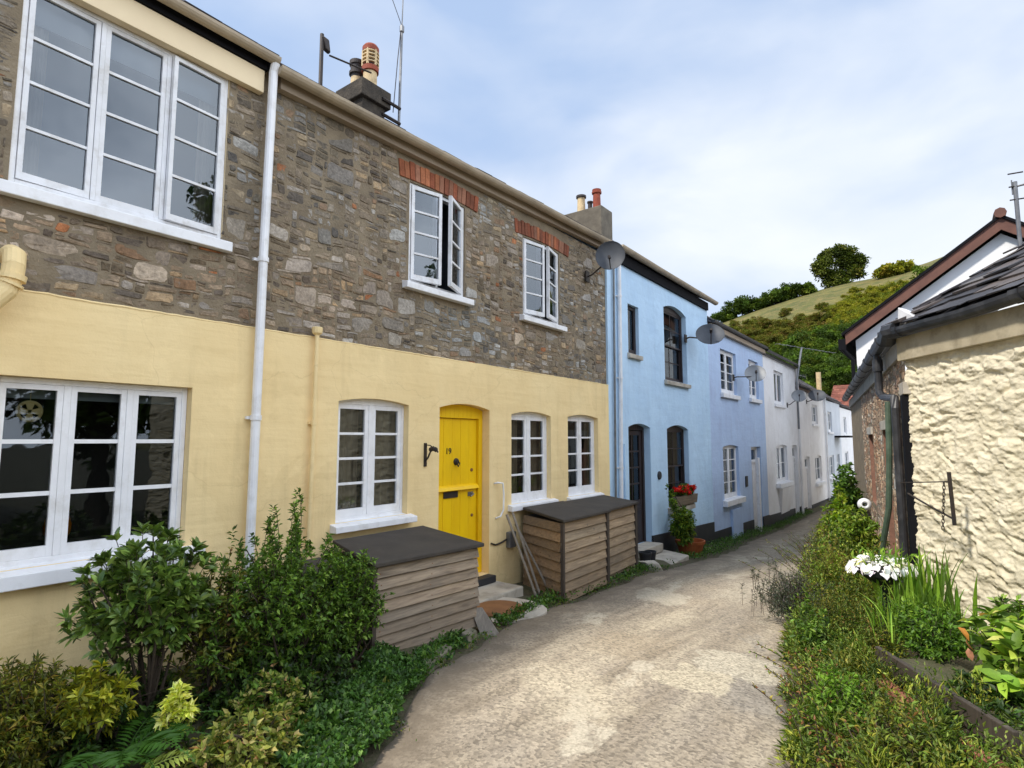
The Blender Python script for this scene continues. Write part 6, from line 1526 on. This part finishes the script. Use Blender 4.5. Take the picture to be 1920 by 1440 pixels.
# trough and bricks
t = thing('wooden_trough', 'dark weathered wooden trough edging the plants below the cream wall', 'trough', (4.3, 5.8, .1))
dv = (B_ - A_) / np.linalg.norm(B_ - A_); nv = np.array([-dv[1], dv[0], 0]); nv = nv if nv[0] > 0 else -nv
for k in range(2):
    mb = MB(); mb.col = (.26, .235, .22); h0, h1 = .02 + .15 * k, .165 + .15 * k
    a, b = A_ + nv * .0, B_ + dv * .35
    mb.prism([(a[0], a[1], h0), (b[0], b[1], h0), (b[0] + nv[0] * .035, b[1] + nv[1] * .035, h0), (a[0] + nv[0] * .035, a[1] + nv[1] * .035, h0)], [(a[0], a[1], h1 + .0), (b[0], b[1], h1), (b[0] + nv[0] * .035, b[1] + nv[1] * .035, h1), (a[0] + nv[0] * .035, a[1] + nv[1] * .035, h1)])
    mb.build('plank', M_['wood_grey'], t, bevel=.006)
mb = MB(); mb.col = (.42, .38, .36); a = A_; mb.prism([(a[0], a[1], .02), (a[0] + nv[0] * .5, a[1] + nv[1] * .5, .02), (a[0] + nv[0] * .5 + dv[0] * .03, a[1] + nv[1] * .5 + dv[1] * .03, .02), (a[0] + dv[0] * .03, a[1] + dv[1] * .03, .02)], [(a[0], a[1], .2), (a[0] + nv[0] * .5, a[1] + nv[1] * .5, .2), (a[0] + nv[0] * .5 + dv[0] * .03, a[1] + nv[1] * .5 + dv[1] * .03, .2), (a[0] + dv[0] * .03, a[1] + dv[1] * .03, .2)]); mb.build('end_board', M_['wood_grey'], t)
mb = MB(); a, b = A_ + nv * .04 + dv * .03, B_ + dv * .35 + nv * .04; mb.prism([(a[0], a[1], 0), (b[0], b[1], 0), (b[0] + nv[0] * .45, b[1] + nv[1] * .45, 0), (a[0] + nv[0] * .45, a[1] + nv[1] * .45, 0)], [(a[0], a[1], .24), (b[0], b[1], .24), (b[0] + nv[0] * .45, b[1] + nv[1] * .45, .24), (a[0] + nv[0] * .45, a[1] + nv[1] * .45, .24)]); mb.build('soil', M_['ground'], t)
for k in range(7):
    c = A_ + dv * (.28 + .215 * k) - nv * (.07 + .02 * (k % 3)); yaw = math.atan2(dv[1], dv[0]) + random.uniform(-.12, .12)
    mb = MB(); f_ = random.uniform(.8, 1.15); mb.col = tuple(q * f_ for q in lin(156, 98, 80)); mb.box(-.10, .10, -.05, .05, 0, .085)
    o = mb.build('edging_brick', M_['brick'], None, bevel=.008); o.location = (c[0], c[1], .075); o.rotation_euler = (random.uniform(-.1, .1), random.uniform(-.08, .08), yaw)
    tag(o, 'worn red brick half sunk among weeds along the wooden trough', 'brick', 'red bricks edging the trough')
# iron gate bracket in front of the cream wall, hose, white globe
g0 = PY(1688, 905, 7.9); g1 = PY(1782, 903, 7.4); g2 = PY(1790, 985, 7.4); g3 = PY(1702, 925, 7.85); g4 = PY(1779, 885, 7.4)
t = thing('iron_bracket', 'black iron bracket with a hanging chain standing out before the cream wall', 'bracket', g0)
mb = MB(); mb.tube([g4, g2], .018, 8); mb.build('post', M_['dark_metal'], t)
mb = MB(); mb.tube([g0, g1], .007, 6); mb.build('top_bar', M_['dark_metal'], t)
mb = MB(); mb.tube([g3, PY(1745, 950, 7.65), g2 - np.array([0, 0, -.06])], .010, 6); mb.build('brace', M_['dark_metal'], t)
mb = MB(); ca = PY(1770, 908, 7.45); cb = PY(1768, 990, 7.45)
for k in range(14):
    p = ca + (cb - ca) * k / 13; mb.tube([p + np.array([.012 * math.cos(a) * (1 if k % 2 else .4), .012 * math.cos(a) * (.4 if k % 2 else 1), .024 * math.sin(a)]) for a in np.linspace(0, 2 * math.pi, 9)], .004, 4, False)
mb.build('chain', M_['dark_metal'], t)
mb = MB(); pts = [P_B(.75, .12, 2.30), P_B(.78, .14, 1.6), P_B(.9, .17, .9), P_B(1.15, .26, .3), P_B(1.4, .36, -.3)]; mb.tube(pts, .038, 10)
simple('green_pipe', 'slanting grey green pipe leaning on the brick wall beside the black door', 'pipe', mb, M_['green_pipe'], P_B(1.2, .3, -.3))
wg = PY(1621, 946, 10.2)
t = thing('white_globe', 'small white round pot with a dark hole among the verge plants', 'pot', wg)
mb = MB(); ax = unit(CAM - wg + np.array([.8, 0, .2])); mb.lathe([(.02, -.09)] + [(.095 * math.sin(a), -.09 * math.cos(a)) for a in np.linspace(.2, 2.6, 12)] + [(.04, .075), (.03, .02)], wg, 24, ax); mb.build('body', Wm, t, smooth=True)
mb = MB(); mb.tube([wg - np.array([0, 0, .1]), (wg[0], wg[1], gz(10.2) - .05)], .03, 8); mb.build('stake', M_['dark_metal'], t)

# ================================================================== HILL AND TREES
# terrain: crest profile measured in the distance
def hill_z(x, y):
    # ridge rising to the right, facing slope down to the houses
    crest = np.interp(x, [-160, -60, -44, -23, -13, -7, 3, 20, 60, 160], [8, 29, 33.5, 38, 39.8, 40.2, 42.0, 47, 60, 70])
    t = np.clip((y - 62) / (160 - 62), 0, 1.6)
    s = t * t * (3 - 2 * t) if t <= 1 else 1 - .12 * (t - 1)
    s = .45 * s + .55 * min(t, 1)
    return -1.4 + (crest + 1.4) * s + 1.2 * mnoise.noise(Vector((x * .03, y * .03, 2))) * min(1, t * 3)
hx = np.linspace(-150, 170, 130); hy = np.concatenate([np.linspace(55, 165, 70), np.linspace(170, 260, 14)])
V = np.array([[(x, y, hill_z(x, y) - (.6 if y < 60 else 0)) for x in hx] for y in hy])
idx = np.arange(len(hx) * len(hy)).reshape(len(hy), len(hx)); Fq = np.stack([idx[:-1, :-1], idx[:-1, 1:], idx[1:, 1:], idx[1:, :-1]], -1).reshape(-1, 4)
def hill_mat():
    m, nt, bs = new_mat('hill_grass'); v = coords(nt)
    c = mixc(nt, ramp(nt, noisetex(nt, v, .12, 7, .6), [(.35, 0.), (.62, 1.)]), lin(124, 114, 58), lin(90, 94, 40))
    c = mixc(nt, ramp(nt, noisetex(nt, v, .35, 8, .75), [(.42, 0.), (.56, .75)]), c, lin(74, 80, 36))
    c = mixc(nt, ramp(nt, noisetex(nt, v, .55, 6, .65), [(.45, 0.), (.7, .7)]), c, lin(138, 116, 70))
    L(nt, c, bs.inputs['Base Color']); bs.inputs['Roughness'].default_value = .95
    bump(nt, bs, noisetex(nt, v, 1.2, 6, .7), .7, .5); return m
tag(np_mesh('hill', V.reshape(-1, 3), Fq, None, hill_mat(), smooth=True), 'steep grassy hill behind the lane', 'hill', kind='structure')

VR = np.array([ROT[0][0], ROT[1][0]]); VR = VR / np.linalg.norm(VR)
def tree_mesh(seed, H, Rw, pal, ncl, nl, leaf, trunk=True, lump=.35, base=.22, lobes=None):
    """crown of leaf clumps on a branching trunk; returns (trunk mesh builder, leaf arrays)"""
    R = np.random.default_rng(seed); mb = MB()
    c = np.array([0, 0, H * (base + (1 - base) * .5)]); rad_ = np.array([Rw, Rw, H * (1 - base) * .52])
    T, d = tips_in(c, rad_, ncl, R, .42, lump, seed * 2.3)
    if lobes:
        TT = []
        for (lx, lz, rx, rz) in lobes:
            t_, _d = tips_in((lx * Rw * VR[0], lx * Rw * VR[1], lz * H), (rx * Rw, rx * Rw, rz * H), int(ncl * rx * rz * 2.6) + 6, R, .4, .35, seed + lx); TT.append(t_)
        T = np.concatenate(TT)
    tr = H * .030
    mb.tube([(0, 0, -.5), (0, 0, H * base * .6), (R.normal(0, .1), R.normal(0, .1), H * .55)], [tr * 1.25, tr, tr * .4], 8, False)
    for k in range(14):
        e = T[R.integers(len(T))]; s0 = np.array([0, 0, H * R.uniform(base * .5, .5)]); mb.tube([s0, (s0 + e) / 2 + np.array([0, 0, H * .03]), e], [tr * .5, tr * .3, tr * .1], 5, False)
    cs = Rw * (.15 if lobes else .20)
    ti = np.repeat(np.arange(len(T)), nl); n = len(ti)
    off = unit(R.normal(0, 1, (n, 3))) * (R.uniform(0, 1, (n, 1)) ** .45) * cs * R.uniform(.6, 1.4, (len(T), 1))[ti] * np.array([1.15, 1.15, .75])
    P = T[ti] + off; D = unit(off + R.normal(0, cs * .6, (n, 3)) + [0, 0, cs * .2])
    cc = palette(len(T), pal, R)[ti] * R.uniform(.75, 1.25, (n, 1))
    return mb, P, D, leaf * R.uniform(.6, 1.3, n), cc, R
def tree(name, label, cat, loc, seed, H, Rw, pal, ncl=90, nl=40, leaf=.6, group=None, **k):
    t = thing(name, label, cat, loc, group); mb, P, D, ln, cc, R = tree_mesh(seed, H, Rw, pal, ncl, nl, leaf, **k)
    l = np.array(loc); mb.v = [tuple(np.array(p) + l) for p in mb.v]; mb.build('trunk', M_['bark'], t)
    leaf_obj('crown', P + l, D, ln, ln * .62, None, M_['leaf_far'], t, R, False, cols=cc)
    return t
OAK = [((72, 84, 34), 4), ((90, 100, 42), 3), ((58, 70, 30), 2), ((112, 114, 54), 1)]
WOOD = [((66, 86, 32), 4), ((86, 106, 38), 3), ((52, 70, 28), 2), ((108, 120, 48), 1)]
YEL = [((132, 130, 42), 4), ((112, 118, 38), 3), ((150, 142, 54), 2), ((92, 102, 36), 2)]
RUST = [((112, 108, 48), 3), ((118, 98, 52), 1.6), ((94, 100, 40), 3)]
def on_hill(u, v):
    """where the sight line through a point of the slope meets the hill"""
    d = ray(u, v); d = d / d[1]
    for y in np.arange(58, 258, .5):
        p = CAM + d * y
        if p[2] <= hill_z(p[0], y): return p
    return CAM + d * 158
ct = PY(1576, 530, 156); ct[2] = hill_z(ct[0], 156)
sc_ = 156 / (ray(1576, 500)[1] / np.linalg.norm(ray(1576, 500))) ; 
Hc = PY(1580, 462, 156)[2] - ct[2] + .5; Rc = abs(PY(1638, 500, 156)[0] - PY(1520, 500, 156)[0]) / 2
tree('oak_tree', 'large spreading tree alone on the crest of the hill', 'tree', tuple(ct), 101, Hc * 1.0, Rc * 1.0, OAK, 170, 70, .55, base=.02, lobes=((-.70, .40, .25, .24), (-.46, .64, .27, .18), (-.06, .82, .28, .13), (.36, .80, .28, .14), (.70, .58, .24, .18), (.58, .33, .26, .17), (.18, .58, .18, .16), (-.30, .22, .18, .18), (.2, .2, .2, .14), (-.34, .08, .2, .12), (.02, .07, .18, .10)))
for k, (u, v, top, hw, pal, lab) in enumerate(((1392, 606, 558, 30, WOOD, 'round dark tree lowest on the hill crest at the left'), (1482, 562, 534, 26, WOOD, 'dark tree in the middle of the crest hedge, left of the large spreading tree'), (1455, 572, 548, 30, WOOD, 'low dark tree on the crest next to the hedge, nearer the round tree'), (1512, 552, 540, 16, WOOD, 'small dark bush on the crest just left of the large tree'), (1425, 590, 574, 26, WOOD, 'low dark bush on the crest right of the round tree'), (1690, 515, 500, 30, YEL, 'yellowish bush on the crest beside the gable roof'), (1660, 520, 506, 22, YEL, 'small yellowish bush on the crest right of the large tree'), (1360, 606, 588, 22, WOOD, 'low bush at the left foot of the crest behind the lilac house'))):
    b = PY(u, v, 150); b[2] = hill_z(b[0], 150); H = max(2.5, PY(u, top, 150)[2] - b[2]); r = abs(PY(u + hw, v, 150)[0] - PY(u - hw, v, 150)[0]) / 2
    tree('hedge_tree', lab, 'tree', tuple(b), 110 + k, H, r, pal, 80, 64, .5, base=.0)
# the wood on the lower slope: shared meshes, individual trees
def proto(seed, H, Rw, pal, ncl, nl, leaf, base=.1):
    mb, P, D, ln, cc, R = tree_mesh(seed, H, Rw, pal, ncl, nl, leaf, base=base)
    a = mb.build('trunk', M_['bark'], None); b = leaf_obj('crown', P, D, ln, ln * .62, None, M_['leaf_far'], None, R, False, cols=cc)
    ms = (a.data, b.data); bpy.data.objects.remove(a); bpy.data.objects.remove(b); return ms
PR = {'g': [proto(201, 8, 3.6, WOOD, 80, 70, .42), proto(202, 9, 3.4, WOOD, 80, 70, .42), proto(203, 7, 4.0, [((84, 104, 30), 3), ((104, 120, 38), 3), ((62, 82, 26), 2)], 80, 70, .42)],
      'y': [proto(204, 4.2, 2.8, YEL, 64, 64, .36, 0), proto(205, 4.6, 3.2, YEL, 64, 64, .36, 0)], 'r': [proto(206, 5.5, 2.8, RUST, 64, 64, .36), proto(207, 5, 3.0, RUST + OLIVE[:2], 64, 64, .36)]}
LB_ = {'g': ('wood_tree', 'green leafy tree in the wood at the foot of the hill', 'tree', 'trees of the wood on the hill'), 'y': ('hillside_bush', 'yellow green bush on the upper right slope of the hill', 'bush', 'yellow green bushes on the hill'), 'r': ('hillside_scrub', 'brownish olive scrub bush on the left and middle slope of the hill', 'tree', 'brownish scrub on the hill')}
WOODDIM = None
def place(kind, u, v, R, s=1.0):
    p = on_hill(u, v); nm, lb, ca, gr = LB_[kind]
    t = thing(nm, lb, ca, (p[0], p[1], hill_z(p[0], p[1]) - .4), gr); t.rotation_euler.z = R.uniform(0, 6.28); k = s * R.uniform(.8, 1.2); t.scale = (k, k, k * R.uniform(.85, 1.1))
    a, b = PR[kind][R.integers(len(PR[kind]))]
    for nm2, me in (('trunk', a), ('crown', b)):
        o = bpy.data.objects.new(nm2, me); COL.objects.link(o); o.parent = t
R = np.random.default_rng(301)
for k in range(150):
    u = R.uniform(1560, 1770); lo = np.interp(u, [1560, 1600, 1770], [600, 562, 515]); place('y', u, R.uniform(lo + 6, lo + 90), R, .55)
for k in range(140):
    u = R.uniform(1370, 1556); lo = np.interp(u, [1370, 1440, 1500, 1540], [618, 618, 612, 604]); place('r', u, lo + R.uniform(0, 85), R, .5)
for k in range(90):
    u = R.uniform(1440, 1640); lo = np.interp(u, [1440, 1500, 1560, 1640], [705, 680, 648, 640]); place('g', u, lo + R.uniform(0, 110), R, .58)
for k in range(70):
    u = R.uniform(1400, 1640); v = np.interp(u, [1400, 1500, 1560, 1640], [606, 578, 556, 530]) + 46 * R.uniform(0, 1) ** .8
    p = on_hill(u, v)
    if mnoise.noise(Vector((p[0] * .09, p[1] * .09, 5))) > -.02: place('r' if u < 1560 else 'y', u, v, R, R.uniform(.22, .42))
for k in range(10):
    u = R.uniform(1640, 1900); place('g', u, R.uniform(560, 640), R, .8)

# ---- across the lane behind the photographer: what the windows reflect
hO = thing('opposite_cottage', 'rubble stone cottage across the lane reflected in the wide window', 'house', (11, -5, .1))
mb = MB(); mb.mat(M_['mortar']); mb.box(9.5, 15, -16, 1.2, -.3, 3.0); ow = mb.build('stone_wall', None, hO)
mb = MB(); mb.mat(M_['slate']); mb.col = lin(80, 78, 82); mb.prism([(9.2, -16.2, 2.95), (15.3, -16.2, 2.95), (15.3, 1.4, 2.95), (9.2, 1.4, 2.95)], [(12.2, -16.2, 4.6), (12.3, -16.2, 4.6), (12.3, 1.4, 4.6), (12.2, 1.4, 4.6)]); mb.build('roof', None, hO)
for k, yy in enumerate((-2.0, -6.0, -10.0)):
    mb = MB(); sash(mb, yy, yy + 1.2, .9, 2.1, 0, 3, 3, .06, gm=M_['glass_dark'], fm=Wm); mb.v = [(9.47 - p[0], p[1], p[2]) for p in mb.v]; mb.build('window', None, hO)
tree('garden_tree', 'tall dark garden tree across the lane reflected in the upper triple window', 'tree', (15.5, 12.3, .1), 402, 11.3, 2.3, WOOD, 150, 70, .26, base=.2)
tree('garden_tree', 'leafy garden tree beside the opposite cottage', 'tree', (9.5, 4.6, .1), 401, 5.5, 2.0, WOOD, 90, 60, .22, base=.25)

# ================================================================== SKY AND SUN
S = np.array([-.33, -.82, 1.0]); S /= np.linalg.norm(S)
w = bpy.data.worlds.new('World'); SC.world = w; w.use_nodes = True; nt = w.node_tree
bg = nt.nodes['Background']; bg.inputs['Strength'].default_value = .105
sky = N(nt, 'ShaderNodeTexSky', sky_type='NISHITA', sun_disc=False, sun_elevation=math.asin(S[2]), sun_rotation=math.atan2(S[0], S[1]), air_density=1.0, dust_density=1.2, ozone_density=1.5)
tc = N(nt, 'ShaderNodeTexCoord'); mp = N(nt, 'ShaderNodeMapping'); mp.inputs['Scale'].default_value = (1, 1, 1.9); mp.inputs['Location'].default_value = (.3, .9, .2)
L(nt, tc.outputs['Generated'], mp.inputs['Vector'])
n1 = noisetex(nt, mp.outputs['Vector'], 1.7, 5, .48, .35); n2 = noisetex(nt, mp.outputs['Vector'], 3.4, 5, .5, .3)
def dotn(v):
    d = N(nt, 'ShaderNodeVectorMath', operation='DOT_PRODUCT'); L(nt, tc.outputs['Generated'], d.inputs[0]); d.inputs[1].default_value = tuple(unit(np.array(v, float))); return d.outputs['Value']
def mth(op, a, b=None, c=None):
    n = N(nt, 'ShaderNodeMath', operation=op)
    for i, v in enumerate((a, b, c)):
        if v is None: continue
        if hasattr(v, 'is_linked'): L(nt, v, n.inputs[i])
        else: n.inputs[i].default_value = v
    return n.outputs[0]
cov = mth('ADD', mth('MULTIPLY', n1, .75), mth('MULTIPLY', n2, .25))
cov = mth('ADD', cov, mth('MULTIPLY', mth('SUBTRACT', dotn((.75, .6, .25)), .25), .26))       # cloudier to the right
cm = ramp(nt, cov, [(.40, 0.06), (.68, .9)])
bright = mth('ADD', 1.0, mth('MULTIPLY', ramp(nt, dotn((.86, -.12, .42)), [(.45, 0.), (.92, 1.)]), SKY_BOOST if 'SKY_BOOST' in globals() else 2.8))  # extra cloud brightness out of view on the right, added to light the facades
base_blue = mixc(nt, .75, sky.outputs[0], (4.4, 5.9, 8.6))
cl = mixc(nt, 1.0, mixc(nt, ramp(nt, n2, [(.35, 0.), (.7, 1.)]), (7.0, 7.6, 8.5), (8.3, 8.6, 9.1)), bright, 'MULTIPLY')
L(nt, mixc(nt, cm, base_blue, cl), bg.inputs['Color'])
sd = bpy.data.lights.new('sun', 'SUN'); sd.energy = 3.7; sd.angle = rad(5); sd.color = (1, .94, .84)
so = bpy.data.objects.new('sun', sd); COL.objects.link(so); so.rotation_euler = Vector(tuple(-S)).to_track_quat('-Z', 'Y').to_euler(); so.location = (-10, -10, 30)

vs = SC.view_settings; vs.view_transform = 'Standard'; vs.look = 'None'; vs.exposure = 0.24; vs.gamma = 1; vs.use_curve_mapping = False
SC.cycles.max_bounces = 8; SC.cycles.transparent_max_bounces = 12; SC.cycles.use_denoising = True
